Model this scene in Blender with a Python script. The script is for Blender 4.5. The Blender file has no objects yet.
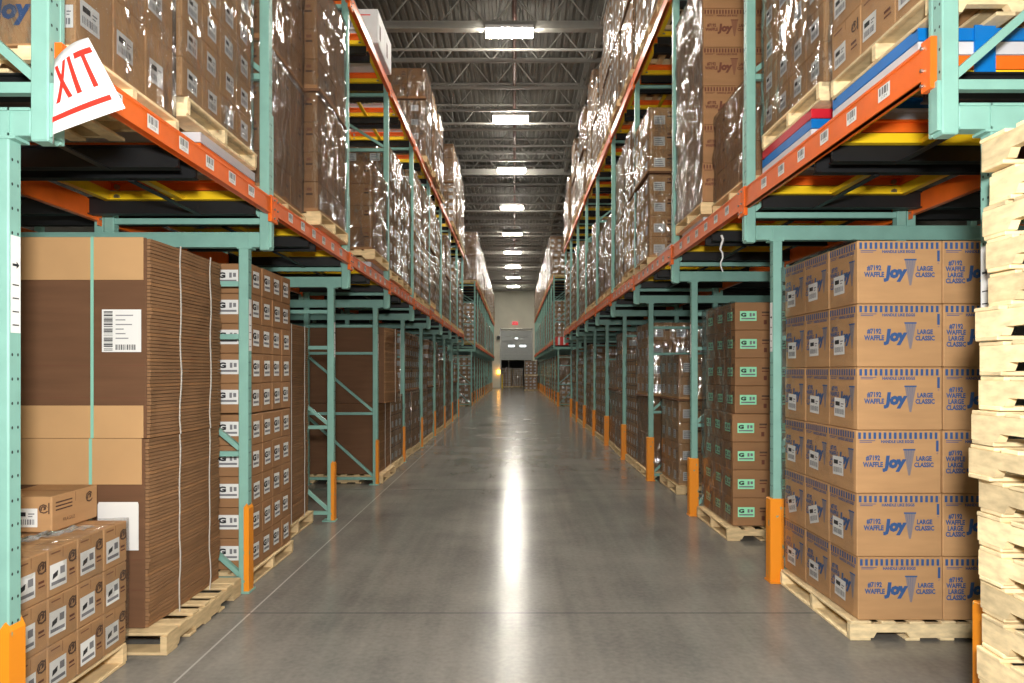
import bpy, bmesh, math, random
from mathutils import Vector, Matrix, noise
R = random.Random(7)
scn = bpy.context.scene
COL = scn.collection
CH = 1.713                       # lens height above the floor

# ------------------------------------------------------------------ camera
cd = bpy.data.cameras.new('camera'); cam = bpy.data.objects.new('camera', cd); COL.objects.link(cam)
cam.location = (0, 0, CH); cam.rotation_euler = (math.pi/2, 0, 0)
cd.sensor_fit = 'HORIZONTAL'; cd.sensor_width = 36; cd.lens = 683/1024*36
cd.shift_x = -2.5/1024; cd.shift_y = 29.5/1024; cd.clip_end = 200
scn.camera = cam
# ------------------------------------------------------------------ world, exposure
w = bpy.data.worlds.new('world'); scn.world = w; w.use_nodes = True
w.node_tree.nodes['Background'].inputs[0].default_value = (.9, .95, 1, 1)
w.node_tree.nodes['Background'].inputs[1].default_value = 0.02
scn.view_settings.view_transform = 'Standard'; scn.view_settings.look = 'None'
scn.view_settings.gamma = 1; scn.view_settings.use_curve_mapping = False
scn.view_settings.exposure = 0.13
scn.cycles.max_bounces = 8; scn.cycles.transparent_max_bounces = 16; scn.cycles.use_denoising = True
scn.cycles.sample_clamp_indirect = 6
# ------------------------------------------------------------------ the photographer's flash (just above the camera, behind the lens)
fl = bpy.data.lights.new('camera_flash', 'AREA'); fl.shape = 'DISK'; fl.size = .35; fl.energy = 315; fl.color = (1, .97, .93)
flo = bpy.data.objects.new('camera_flash', fl); COL.objects.link(flo)
flo.location = (.05, -.25, 2.25); flo.rotation_euler = (math.radians(91), 0, 0)
LIGHT_E = 128.0                   # ceiling fixture emission

# ------------------------------------------------------------------ materials
def lin(h):
    c = [int(h[i:i+2], 16)/255 for i in (0, 2, 4)]
    return tuple(x/12.92 if x <= .04045 else ((x+.055)/1.055)**2.4 for x in c) + (1,)
def nt(name):
    m = bpy.data.materials.new(name); m.use_nodes = True
    return m, m.node_tree.nodes, m.node_tree.links, m.node_tree.nodes['Principled BSDF']
def mat(name, col, rough=.5, metal=0, var=.0, scale=6, bump=0, stretch=(1,1,1), rnd=0, spec=.5):
    m, N, L, b = nt(name)
    c = lin(col); b.inputs['Roughness'].default_value = rough; b.inputs['Metallic'].default_value = metal
    b.inputs['Specular IOR Level'].default_value = spec
    b.inputs['Base Color'].default_value = c
    if var or bump:
        tc = N.new('ShaderNodeTexCoord'); mp = N.new('ShaderNodeMapping'); mp.inputs['Scale'].default_value = stretch
        oi = N.new('ShaderNodeObjectInfo'); ad = N.new('ShaderNodeVectorMath'); ad.operation = 'ADD'
        L.new(tc.outputs['Object'], mp.inputs[0]); L.new(mp.outputs[0], ad.inputs[0])
        ml = N.new('ShaderNodeMath'); ml.operation = 'MULTIPLY'; ml.inputs[1].default_value = 37
        L.new(oi.outputs['Random'], ml.inputs[0]); L.new(ml.outputs[0], ad.inputs[1])
        n = N.new('ShaderNodeTexNoise'); n.inputs['Scale'].default_value = scale; n.inputs['Detail'].default_value = 5
        L.new(ad.outputs[0], n.inputs[0])
        r = N.new('ShaderNodeMapRange'); r.inputs[1].default_value = .3; r.inputs[2].default_value = .7
        r.inputs[3].default_value = 1-var; r.inputs[4].default_value = 1+var
        L.new(n.outputs[0], r.inputs[0])
        last = r.outputs[0]
        if rnd:
            r2 = N.new('ShaderNodeMapRange'); r2.inputs[3].default_value = 1-rnd; r2.inputs[4].default_value = 1+rnd
            L.new(oi.outputs['Random'], r2.inputs[0]); mm = N.new('ShaderNodeMath'); mm.operation = 'MULTIPLY'
            L.new(last, mm.inputs[0]); L.new(r2.outputs[0], mm.inputs[1]); last = mm.outputs[0]
        mx = N.new('ShaderNodeVectorMath'); mx.operation = 'SCALE'; mx.inputs[0].default_value = c[:3]
        L.new(last, mx.inputs[3]); L.new(mx.outputs[0], b.inputs['Base Color'])
        if bump:
            bp = N.new('ShaderNodeBump'); bp.inputs['Strength'].default_value = bump; bp.inputs['Distance'].default_value = .01
            L.new(n.outputs[0], bp.inputs['Height']); L.new(bp.outputs[0], b.inputs['Normal'])
    return m
def emit(name, col, s):
    m, N, L, b = nt(name); b.inputs['Base Color'].default_value = lin(col)
    b.inputs['Emission Color'].default_value = lin(col); b.inputs['Emission Strength'].default_value = s
    return m
TEAL = mat('teal_paint', '86B5A9', .38, var=.06, scale=9)
HOLE = mat('post_hole', '24302C', .8)
ORANGE = mat('orange_paint', 'EE6C1E', .35, var=.08, scale=7)
GUARD = mat('guard_orange', 'F5991C', .5)
YELLOW = mat('yellow_paint', 'F5CE20', .4, var=.06, scale=8)
BLUE = mat('blue_paint', '0070C0', .4, var=.05)
RED = mat('red_paint', 'C41F30', .4, var=.05)
GREY = mat('grey_paint', 'CDCDD2', .4, var=.05)
BLACK = mat('black_steel', '17181A', .45, var=.2)
STEEL = mat('bolt_steel', 'A9A9A6', .3, metal=.9)
KRAFT = mat('kraft_board', 'BE9468', .72, var=.07, scale=3, stretch=(1,1,6), rnd=.08, spec=.25)
KRAFT2 = mat('kraft_board_brown', '9C7450', .72, var=.07, scale=3, stretch=(1,1,6), rnd=.08, spec=.25)
KRAFTD = mat('dark_liner', '6E4F39', .75, var=.08, scale=2.5, stretch=(1,1,9), spec=.2)
FLAP = mat('pale_flap', 'C49C6E', .75, var=.05, scale=3, spec=.2)
SHEET = mat('sheet_edge', '8F6C4D', .8, var=.14, scale=5, stretch=(.5,.5,12), spec=.2)
WOOD = mat('pallet_wood', 'D8BE92', .75, var=.16, scale=5, stretch=(2,2,9), rnd=.12, spec=.2, bump=.2)
WOODN = mat('new_pallet_wood', 'E8D2A6', .75, var=.2, scale=4, stretch=(3,3,8), rnd=.2, spec=.2, bump=.2)
PAPER = mat('label_paper', 'E9E9E6', .6)
GPAPER = mat('green_label_paper', 'A2F2C4', .6)
INK = mat('black_ink', '26262A', .7)
INKF = mat('faint_ink', '7C7C80', .7)
INKBR = mat('brown_ink', '6A3A28', .7)
INKBL = mat('blue_ink', '35588C', .7)
INKBL2 = mat('blue_halftone_ink', '8A7F80', .7)
INKBR2 = mat('brown_halftone_ink', '85583E', .7)
INKDK = mat('dark_brown_ink', '5A4030', .7)
SIGNW = mat('sign_white', 'F0F0F0', .35)
SIGNR = mat('sign_red', 'E8362A', .4)
STRAP = mat('teal_strap', '8FCBB6', .35)
TWINE = mat('white_strap', 'C9C4BC', .4)
REDP = mat('red_edge_paint', 'E4585A', .7)
WHITEBOX = mat('white_board', 'D9DADC', .6, var=.04)
JOIST = mat('joist_grey', 'A09E98', .5, var=.05)
DECK = mat('roof_deck', '7C7A75', .6, var=.1, scale=2)
PIPE = mat('pipe_red', '7C5A52', .5)
WALLM = mat('wall_cream', 'EFECDA', .8, var=.04, scale=1)
WALLD = mat('wall_dark', '6F6E68', .9)
DOORM = mat('door_grey', 'BCC0BE', .5, var=.04)
LIT = emit('fixture_light', 'FFF8EA', LIGHT_E)
WARM = emit('warm_lamp', 'FFB040', 12)
EXITR = emit('exit_red', 'E02030', .8)
WIN = emit('door_pane_lit', 'E8EEF0', 3)

def guard_worn():
    m, N, L, b = nt('worn_guard_paint')
    tc = N.new('ShaderNodeTexCoord'); n = N.new('ShaderNodeTexNoise'); n.inputs['Scale'].default_value = 9; n.inputs['Detail'].default_value = 6
    mp = N.new('ShaderNodeMapping'); mp.inputs['Scale'].default_value = (2, 2, .9); L.new(tc.outputs['Object'], mp.inputs[0]); L.new(mp.outputs[0], n.inputs[0])
    cr = N.new('ShaderNodeValToRGB'); cr.color_ramp.elements[0].position = .655; cr.color_ramp.elements[1].position = .665
    cr.color_ramp.elements[0].color = lin('F0931E'); cr.color_ramp.elements[1].color = lin('7FA58A')
    L.new(n.outputs[0], cr.inputs[0]); L.new(cr.outputs[0], b.inputs['Base Color']); b.inputs['Roughness'].default_value = .45
    return m
GUARDW = guard_worn()

def film_mat(name, strands, base, haze, tint='FFFFFF', rough=.13, bumpd=.02, dim=(.8, .81, .82, 1), top=.34):
    m, N, L, b = nt(name); N.remove(b); out = N['Material Output']
    tc = N.new('ShaderNodeTexCoord'); oi = N.new('ShaderNodeObjectInfo')
    ad = N.new('ShaderNodeVectorMath'); ml = N.new('ShaderNodeMath'); ml.operation = 'MULTIPLY'; ml.inputs[1].default_value = 61
    L.new(oi.outputs['Random'], ml.inputs[0]); mp = N.new('ShaderNodeMapping'); mp.inputs['Scale'].default_value = strands
    L.new(tc.outputs['Object'], mp.inputs[0]); L.new(mp.outputs[0], ad.inputs[0]); L.new(ml.outputs[0], ad.inputs[1])
    n = N.new('ShaderNodeTexNoise'); n.inputs['Scale'].default_value = 3.6; n.inputs['Detail'].default_value = 7; n.inputs['Roughness'].default_value = .68
    n.inputs['Distortion'].default_value = .6
    L.new(ad.outputs[0], n.inputs[0])
    bp = N.new('ShaderNodeBump'); bp.inputs['Strength'].default_value = .9; bp.inputs['Distance'].default_value = bumpd
    nb = N.new('ShaderNodeTexNoise'); nb.inputs['Scale'].default_value = 2.6; nb.inputs['Detail'].default_value = 3; nb.inputs['Distortion'].default_value = 1.0
    L.new(ad.outputs[0], nb.inputs[0]); L.new(nb.outputs[0], bp.inputs['Height'])
    g = N.new('ShaderNodeBsdfGlossy'); g.inputs['Roughness'].default_value = rough; g.inputs['Color'].default_value = tuple(c*.92 for c in lin(tint)[:3])+(1,)
    L.new(bp.outputs[0], g.inputs['Normal'])
    d = N.new('ShaderNodeBsdfDiffuse'); d.inputs[0].default_value = (.75, .77, .78, 1); L.new(bp.outputs[0], d.inputs['Normal'])
    mg = N.new('ShaderNodeMixShader'); mg.inputs[0].default_value = haze; L.new(g.outputs[0], mg.inputs[1]); L.new(d.outputs[0], mg.inputs[2])
    t = N.new('ShaderNodeBsdfTransparent'); t.inputs[0].default_value = dim
    r = N.new('ShaderNodeMapRange'); r.inputs[1].default_value = .5; r.inputs[2].default_value = .64
    r.inputs[3].default_value = base; r.inputs[4].default_value = base+top
    L.new(n.outputs[0], r.inputs[0])
    lw = N.new('ShaderNodeLayerWeight'); lw.inputs[0].default_value = .35
    am = N.new('ShaderNodeMath'); am.operation = 'MULTIPLY_ADD'; am.inputs[1].default_value = .26; am.use_clamp = True
    L.new(lw.outputs['Fresnel'], am.inputs[0]); L.new(r.outputs[0], am.inputs[2])
    mx = N.new('ShaderNodeMixShader'); L.new(am.outputs[0], mx.inputs[0]); L.new(t.outputs[0], mx.inputs[1]); L.new(mg.outputs[0], mx.inputs[2])
    L.new(mx.outputs[0], out.inputs[0])
    return m
FILM = film_mat('stretch_film', (1.6, 1.6, .75), .1, .08, rough=.1, bumpd=.055)
FILM2 = film_mat('stretch_film_loose', (2.2, 2.2, .6), .16, .16, rough=.1, bumpd=.075, top=.4)
FILML = film_mat('stretch_film_thin', (1.5, 1.5, 1.6), .01, .1, dim=(.95, .95, .95, 1), top=.12)
FILMG = film_mat('green_film', (2, 2, 3), .22, .6, tint='BFEBD0')

def block_mat(name, col, px, pz, lw_, lh, prob=.6):
    """cartons packed in a block: seams between them and a paper label on each, laid out on the block's own axes"""
    m, N, L, b = nt(name); b.inputs['Roughness'].default_value = .7
    tc = N.new('ShaderNodeTexCoord'); sp = N.new('ShaderNodeSeparateXYZ'); L.new(tc.outputs['Object'], sp.inputs[0])
    ge = N.new('ShaderNodeNewGeometry'); vt = N.new('ShaderNodeVectorTransform'); vt.vector_type = 'NORMAL'; vt.convert_from = 'WORLD'; vt.convert_to = 'OBJECT'
    L.new(ge.outputs['True Normal'], vt.inputs[0]); sn = N.new('ShaderNodeSeparateXYZ'); L.new(vt.outputs[0], sn.inputs[0])
    def M(op, a, bb=None, c=None, clamp=False):
        q = N.new('ShaderNodeMath'); q.operation = op; q.use_clamp = clamp
        for i, v in enumerate((a, bb, c)):
            if v is None: continue
            if isinstance(v, (int, float)): q.inputs[i].default_value = v
            else: L.new(v, q.inputs[i])
        return q.outputs[0]
    isx = M('GREATER_THAN', M('ABSOLUTE', sn.outputs[0]), .7)
    u = M('ADD', M('MULTIPLY', sp.outputs[1], isx), M('MULTIPLY', sp.outputs[0], M('SUBTRACT', 1, isx)))
    us = M('ADD', M('DIVIDE', u, px), 50.5); zs = M('ADD', M('DIVIDE', sp.outputs[2], pz), 50)
    fu = M('FRACT', us); fz = M('FRACT', zs)
    eu = M('MINIMUM', fu, M('SUBTRACT', 1, fu)); ez = M('MINIMUM', fz, M('SUBTRACT', 1, fz))
    seam = M('LESS_THAN', M('MINIMUM', M('MULTIPLY', eu, px), M('MULTIPLY', ez, pz)), .006)
    lab = M('MULTIPLY', M('LESS_THAN', M('ABSOLUTE', M('SUBTRACT', fu, .38)), lw_/2), M('LESS_THAN', M('ABSOLUTE', M('SUBTRACT', fz, .42)), lh/2))
    wn = N.new('ShaderNodeTexWhiteNoise'); wn.noise_dimensions = '3D'
    cb = N.new('ShaderNodeCombineXYZ'); L.new(M('FLOOR', us), cb.inputs[0]); L.new(M('FLOOR', zs), cb.inputs[1]); L.new(isx, cb.inputs[2]); L.new(cb.outputs[0], wn.inputs[0])
    lab = M('MULTIPLY', lab, isx) if prob < .5 else lab
    cr = N.new('ShaderNodeVectorMath'); cr.operation = 'SCALE'; cr.inputs[0].default_value = lin(col)[:3]
    oi = N.new('ShaderNodeObjectInfo')
    L.new(M('ADD', M('MULTIPLY', wn.outputs['Value'], .14), M('MULTIPLY_ADD', oi.outputs['Random'], .22, .82)), cr.inputs[3])
    m1 = N.new('ShaderNodeMixRGB'); L.new(lab, m1.inputs[0]); L.new(cr.outputs[0], m1.inputs[1]); m1.inputs[2].default_value = lin('D8D8D4')
    m2 = N.new('ShaderNodeMixRGB'); L.new(seam, m2.inputs[0]); L.new(m1.outputs[0], m2.inputs[1]); m2.inputs[2].default_value = lin('5A4030')
    L.new(m2.outputs[0], b.inputs['Base Color'])
    return m
BLK = [block_mat('carton_block_brown', 'A8815A', .35, .275, .45, .4),
       block_mat('carton_block_tan', 'B58A5E', .26, .22, .5, .45),
       block_mat('carton_block_plain', '9C7550', .53, .37, .3, .25, .3)]

def floor_mat():
    m, N, L, b = nt('polished_concrete')
    ge = N.new('ShaderNodeTexCoord'); sp = N.new('ShaderNodeSeparateXYZ'); L.new(ge.outputs['Object'], sp.inputs[0])
    def M(op, a, bb=None):
        q = N.new('ShaderNodeMath'); q.operation = op
        for i, v in enumerate((a, bb)):
            if v is None: continue
            if isinstance(v, (int, float)): q.inputs[i].default_value = v
            else: L.new(v, q.inputs[i])
        return q.outputs[0]
    n = N.new('ShaderNodeTexNoise'); n.inputs['Scale'].default_value = .9; n.inputs['Detail'].default_value = 8; n.inputs['Roughness'].default_value = .6
    L.new(ge.outputs['Object'], n.inputs[0])
    n2 = N.new('ShaderNodeTexNoise'); n2.inputs['Scale'].default_value = 28; n2.inputs['Detail'].default_value = 4; L.new(ge.outputs['Object'], n2.inputs[0])
    mp = N.new('ShaderNodeMapping'); mp.inputs['Scale'].default_value = (6, .25, 1); L.new(ge.outputs['Object'], mp.inputs[0])
    n3 = N.new('ShaderNodeTexNoise'); n3.inputs['Scale'].default_value = 1.2; n3.inputs['Detail'].default_value = 5; L.new(mp.outputs[0], n3.inputs[0])
    a = M('ADD', M('MULTIPLY', n.outputs[0], .6), M('MULTIPLY', n2.outputs[0], .28)); a = M('ADD', a, M('MULTIPLY', n3.outputs[0], .3))
    cr = N.new('ShaderNodeValToRGB'); cr.color_ramp.elements[0].position = .42; cr.color_ramp.elements[1].position = .8
    cr.color_ramp.elements[0].color = lin('6A6864'); cr.color_ramp.elements[1].color = lin('918D85')
    L.new(a, cr.inputs[0])
    fy = M('FRACT', M('DIVIDE', M('SUBTRACT', sp.outputs[1], 2.31), 5.05))
    j1 = M('LESS_THAN', M('ABSOLUTE', M('SUBTRACT', fy, .5)), .0016)
    j2 = M('LESS_THAN', M('ABSOLUTE', M('ADD', sp.outputs[0], 1.87)), .007)
    j3 = M('LESS_THAN', M('ABSOLUTE', M('SUBTRACT', sp.outputs[0], 3.2)), .007)
    pale = N.new('ShaderNodeMixRGB'); L.new(j2, pale.inputs[0]); L.new(cr.outputs[0], pale.inputs[1]); pale.inputs[2].default_value = lin('A8A6A0')
    dk = N.new('ShaderNodeMixRGB'); L.new(M('MAXIMUM', j1, j3), dk.inputs[0]); L.new(pale.outputs[0], dk.inputs[1]); dk.inputs[2].default_value = lin('585858')
    L.new(dk.outputs[0], b.inputs['Base Color'])
    r = N.new('ShaderNodeMapRange'); r.inputs[1].default_value = .3; r.inputs[2].default_value = .7; r.inputs[3].default_value = .15; r.inputs[4].default_value = .24
    L.new(n.outputs[0], r.inputs[0]); L.new(r.outputs[0], b.inputs['Roughness'])
    bp = N.new('ShaderNodeBump'); bp.inputs['Strength'].default_value = .12; bp.inputs['Distance'].default_value = .01; L.new(n3.outputs[0], bp.inputs['Height']); L.new(bp.outputs[0], b.inputs['Normal'])
    b.inputs['Specular IOR Level'].default_value = .16
    return m
FLOORM = floor_mat()

# ------------------------------------------------------------------ mesh helpers
class MB:
    def __init__(s): s.v = []; s.f = []; s.m = []; s.mats = []
    def mi(s, m):
        if m not in s.mats: s.mats.append(m)
        return s.mats.index(m)
    def box(s, x0, x1, y0, y1, z0, z1, m, bev=0):
        if x0 > x1: x0, x1 = x1, x0
        if y0 > y1: y0, y1 = y1, y0
        i = s.mi(m); n = len(s.v)
        if not bev:
            s.v += [(x, y, z) for z in (z0, z1) for y in (y0, y1) for x in (x0, x1)]
            s.f += [tuple(n+k for k in q) for q in ((0,2,3,1),(4,5,7,6),(0,1,5,4),(2,6,7,3),(0,4,6,2),(1,3,7,5))]; s.m += [i]*6
        else:
            bm = bmesh.new(); bmesh.ops.create_cube(bm, size=1)
            for v in bm.verts: v.co = Vector(((x0+x1)/2+v.co.x*(x1-x0), (y0+y1)/2+v.co.y*(y1-y0), (z0+z1)/2+v.co.z*(z1-z0)))
            bmesh.ops.bevel(bm, geom=bm.edges[:], offset=bev, segments=1, affect='EDGES', clamp_overlap=True)
            s.bm(bm, m)
        return s
    def bm(s, bm, m):
        i = s.mi(m); n = len(s.v); bm.verts.index_update()
        s.v += [tuple(v.co) for v in bm.verts]
        for f in bm.faces: s.f.append(tuple(n+v.index for v in f.verts)); s.m.append(i)
        bm.free(); return s
    def poly(s, pts, m):
        n = len(s.v); s.v += [tuple(p) for p in pts]; s.f.append(tuple(range(n, n+len(pts)))); s.m.append(s.mi(m)); return s
    def extr(s, pts, axis, a, b, m):
        """pts: 2-D outline in the other two axes, extruded from a to b along axis"""
        def P(p, t): q = list(p); q.insert(axis, t); return tuple(q)
        n = len(s.v); k = len(pts); i = s.mi(m)
        s.v += [P(p, a) for p in pts] + [P(p, b) for p in pts]
        s.f += [tuple(range(n, n+k)), tuple(range(n+2*k-1, n+k-1, -1))]; s.m += [i, i]
        for j in range(k): s.f.append((n+j, n+(j+1) % k, n+k+(j+1) % k, n+k+j)); s.m.append(i)
        return s
    def bar(s, p, q, w, h, m):
        """rectangular bar from p to q, w wide (sideways), h across"""
        p = Vector(p); q = Vector(q); d = (q-p).normalized()
        up = Vector((0,1,0)) if abs(d.y) < .9 else Vector((0,0,1))
        a = d.cross(up).normalized()*w/2; b = d.cross(a).normalized()*h/2
        n = len(s.v); i = s.mi(m)
        for c in (p, q): s.v += [tuple(c+a+b), tuple(c-a+b), tuple(c-a-b), tuple(c+a-b)]
        s.f += [(n,n+1,n+2,n+3),(n+7,n+6,n+5,n+4)]+[(n+j, n+4+j, n+4+(j+1) % 4, n+(j+1) % 4) for j in range(4)]; s.m += [i]*6
        return s
    def tube(s, p, q, r, m, k=10):
        p = Vector(p); q = Vector(q); d = (q-p).normalized()
        up = Vector((0,0,1)) if abs(d.z) < .9 else Vector((1,0,0))
        a = d.cross(up).normalized(); b = d.cross(a); n = len(s.v); i = s.mi(m)
        for c in (p, q): s.v += [tuple(c+r*(a*math.cos(t*2*math.pi/k)+b*math.sin(t*2*math.pi/k))) for t in range(k)]
        for j in range(k): s.f.append((n+j, n+(j+1) % k, n+k+(j+1) % k, n+k+j)); s.m.append(i)
        s.f += [tuple(range(n+k-1, n-1, -1)), tuple(range(n+k, n+2*k))]; s.m += [i, i]
        return s
    def mesh(s, name):
        me = bpy.data.meshes.new(name); me.from_pydata(s.v, [], s.f)
        for m in s.mats: me.materials.append(m)
        me.polygons.foreach_set('material_index', s.m)
        bm = bmesh.new(); bm.from_mesh(me); bmesh.ops.recalc_face_normals(bm, faces=bm.faces[:]); bm.to_mesh(me); bm.free()
        me.update(); return me
def flat_mesh(name, v, f, m, mats, smooth=False):
    me = bpy.data.meshes.new(name); me.from_pydata(v, [], f)
    for q in mats: me.materials.append(q)
    if m: me.polygons.foreach_set('material_index', m)
    if smooth: me.polygons.foreach_set('use_smooth', [True]*len(me.polygons))
    me.update(); return me

def ob(name, me, parent=None, loc=(0,0,0), rz=0, scale=None):
    o = bpy.data.objects.new(name, me); COL.objects.link(o); o.location = loc; o.rotation_euler = (0, 0, rz)
    if scale: o.scale = scale
    if parent: o.parent = parent
    return o
def tag(o, label, cat, group=None):
    o['label'] = label; o['category'] = cat
    if group: o['group'] = group
    return o
def thing(name, label, cat, loc=(0,0,0), rz=0, group=None, me=None):
    return tag(ob(name, me, None, loc, rz), label, cat, group)
def struct(name, me, parent=None, loc=(0,0,0)):
    o = ob(name, me, parent, loc)
    if not parent: o['kind'] = 'structure'
    return o

# lettering: outline of a word as flat triangles in (u, v), v up, baseline centred
_tc = {}
def word(txt, h, bold=0.0, squeeze=1.0, shear=0.0):
    key = (txt, round(h, 4), bold, squeeze, shear)
    if key in _tc: return _tc[key]
    c = bpy.data.curves.new('lettering', 'FONT'); c.body = txt; c.align_x = 'CENTER'; c.align_y = 'CENTER'; c.size = 1; c.offset = bold
    c.resolution_u = 2; c.shear = shear
    o = bpy.data.objects.new('lettering', c); COL.objects.link(o)
    dg = bpy.context.evaluated_depsgraph_get(); me = bpy.data.meshes.new_from_object(o.evaluated_get(dg))
    v = [tuple(p.co) for p in me.vertices]; f = [tuple(p.vertices) for p in me.polygons]
    k = h/.72
    out = ([(x*k*squeeze, y*k) for x, y, z in v], f)
    bpy.data.objects.remove(o); bpy.data.curves.remove(c); bpy.data.meshes.remove(me)
    _tc[key] = out; return out
class Face:
    """flat printing on a face: origin, u and v axes; everything sits e above the face"""
    def __init__(s, mb, o, u, v, e=.0012):
        s.mb = mb; s.o = Vector(o); s.u = Vector(u); s.v = Vector(v); s.n = s.u.cross(s.v); s.e = e
    def P(s, a, b, e=None): return s.o+s.u*a+s.v*b+s.n*(s.e if e is None else e)
    def rect(s, a0, a1, b0, b1, m, e=None):
        s.mb.poly([s.P(a0,b0,e), s.P(a1,b0,e), s.P(a1,b1,e), s.P(a0,b1,e)], m)
    def poly(s, pts, m, e=None): s.mb.poly([s.P(a, b, e) for a, b in pts], m)
    def text(s, t, a, b, h, m, bold=0, squeeze=1.0, shear=0, rot=0, e=None):
        vs, fs = word(t, h, bold, squeeze, shear); n = len(s.mb.v); i = s.mb.mi(m); c, d = math.cos(rot), math.sin(rot)
        s.mb.v += [tuple(s.P(a+x*c-y*d, b+x*d+y*c, e)) for x, y in vs]
        for f in fs: s.mb.f.append(tuple(n+k for k in f)); s.mb.m.append(i)
def flat_build(mb, name):
    me = bpy.data.meshes.new(name); me.from_pydata(mb.v, [], mb.f)
    for m in mb.mats: me.materials.append(m)
    me.polygons.foreach_set('material_index', mb.m); me.update(); return me

# ------------------------------------------------------------------ room shell
ZD = 10.62; YW = 70.0
def room():
    b = MB(); b.box(-7, 7, -5, 80, -.2, 0, FLOORM); f = struct('floor', b.mesh('floor'))
    # corrugated roof deck, ribs running down the building
    v, fs = [], []; x = -7.0; prof = []
    while x < 7: prof += [(x, 0), (x+.09, 0), (x+.11, .05), (x+.17, .05)]; x += .19
    for px, pz in prof: v += [(px, -5, ZD+pz), (px, 78, ZD+pz)]
    for i in range(len(prof)-1): fs.append((2*i, 2*i+2, 2*i+3, 2*i+1))
    n = len(v); v += [(-7,-5,ZD+.2),(7,-5,ZD+.2),(7,78,ZD+.2),(-7,78,ZD+.2)]; fs.append((n,n+1,n+2,n+3))
    c = struct('ceiling', flat_mesh('ceiling', v, fs, None, [DECK]))
    # open-web joists across the aisle
    def joist(ch, x1=6.8):
        j = MB(); zb, zt = 9.72, 10.54
        j.box(-x1, x1, -ch/2, ch/2, zb, zb+ch*.9, JOIST); j.box(-x1, x1, -ch/2, ch/2, zt, zt+ch*.7, JOIST)
        k = 0; xx = -x1
        while xx < x1-.3:
            a, d = (zb+.04, zt) if k % 2 == 0 else (zt, zb+.04)
            j.bar((xx, 0, a), (xx+.62, 0, d), .028, .028, JOIST); xx += .62; k += 1
        return j.mesh('ceiling_joist')
    thin, thick = joist(.075), joist(.2)
    y = 7.7; k = 0
    while y < 69:
        ob('ceiling_joist', thick if k % 7 == 5 else thin, c, (0, y, 0)); y += 1.672; k += 1
    g = MB()
    for zz in (9.78, 10.44): g.box(2.0, 2.12, 6, 69, zz, zz+.09, JOIST)
    yy = 6; k = 0
    while yy < 68: g.bar((2.06, yy, 9.82 if k % 2 else 10.46), (2.06, yy+.9, 10.46 if k % 2 else 9.82), .035, .035, JOIST); yy += .9; k += 1
    ob('ceiling_girder', g.mesh('ceiling_girder'), c)
    # far wall with the doorway
    dx0, dx1, dz = -1.36, 1.72, 2.84
    b = MB(); b.box(-7, dx0, YW, YW+.25, 0, ZD, WALLM); b.box(dx1, 7, YW, YW+.25, 0, ZD, WALLM); b.box(dx0, dx1, YW, YW+.25, dz, ZD, WALLM)
    for k in range(9): b.box(-7+k*1.6, -7+k*1.6+.03, YW-.012, YW, 0, ZD, WALLM)
    struct('wall_far', b.mesh('wall_far'))
    b = MB(); b.box(-7.2, -7, -5, 80, 0, ZD, WALLD); struct('wall_left', b.mesh('wall_left'))
    b = MB(); b.box(7, 7.2, -5, 80, 0, ZD, WALLD); struct('wall_right', b.mesh('wall_right'))
    b = MB(); b.box(-7, 7, -5.2, -5, 0, ZD, WALLM); struct('wall_near', b.mesh('wall_near'))
    b = MB(); b.box(-7, 7, 78, 78.2, 0, ZD, WALLD); struct('wall_beyond', b.mesh('wall_beyond'))
    b = MB(); b.box(-7, 7, YW+.25, 78, 3.4, 3.5, WALLD); struct('ceiling_beyond', b.mesh('ceiling_beyond'))
    # raised sectional door above the opening
    d = struct('door_1', None)
    for k in range(5):
        p = MB(); z0 = 2.86+k*.602; p.box(dx0-.02, dx1+.02, YW-.12, YW-.07, z0, z0+.592, DOORM, .01)
        for q in range(3): p.box(dx0+.02, dx1-.02, YW-.124, YW-.12, z0+.13+q*.17, z0+.145+q*.17, DOORM)
        ob('door_panel', p.mesh('door_panel'), d)
    for x0 in (-.62, .55):
        p = MB(); p.box(x0, x0+.62, YW-.135, YW-.12, 4.18, 4.36, WIN); o = ob('door_window', p.mesh('door_window'), d); o['label'] = 'bright window in the raised door'
    p = MB(); p.box(.05, .35, YW-.135, YW-.12, 5.0, 5.1, WIN); ob('door_window', p.mesh('door_window'), d)
    p = MB(); p.box(dx0-.12, dx0-.03, YW-.2, YW, 0, 6.1, STEEL); ob('door_track', p.mesh('door_track'), d)
    p = MB(); p.box(dx1+.03, dx1+.12, YW-.2, YW, 0, 6.1, STEEL); ob('door_track', p.mesh('door_track'), d)
    p = MB(); p.tube((dx0-.1, YW-.14, 6.0), (dx1+.1, YW-.14, 6.0), .05, STEEL); ob('spring_shaft', p.mesh('spring_shaft'), d)
    m = MB(); m.box(-1.78, -1.5, YW-.32, YW, 4.95, 5.3, BLACK, .03); m.tube((-1.64, YW-.4, 5.12), (-1.64, YW-.3, 5.12), .17, BLACK, 14)
    thing('door_operator', 'dark round chain hoist on the wall beside the raised door', 'hoist', me=m.mesh('door_operator'))
    # exit sign, lamp, bollards
    t = thing('exit_sign', 'small red lit exit sign on the cream wall above the door', 'sign', (.05, YW, 6.6))
    m = MB(); m.box(-.3, .3, -.09, 0, -.16, .16, EXITR, .01); ob('sign_box', m.mesh('sign_box'), t)
    m = MB(); fc = Face(m, (0, -.09, 0), (1,0,0), (0,0,1), .004); fc.text('EXIT', 0, 0, .2, SIGNW, .01); ob('lettering', flat_build(m, 'lettering'), t)
    t = thing('dock_lamp', 'warm yellow lamp glowing on the wall beside the doorway', 'lamp', (-1.62, YW, 1.62))
    m = MB(); m.box(-.1, .1, -.12, 0, -.18, .18, BLACK, .02); ob('lamp_body', m.mesh('lamp_body'), t)
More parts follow.
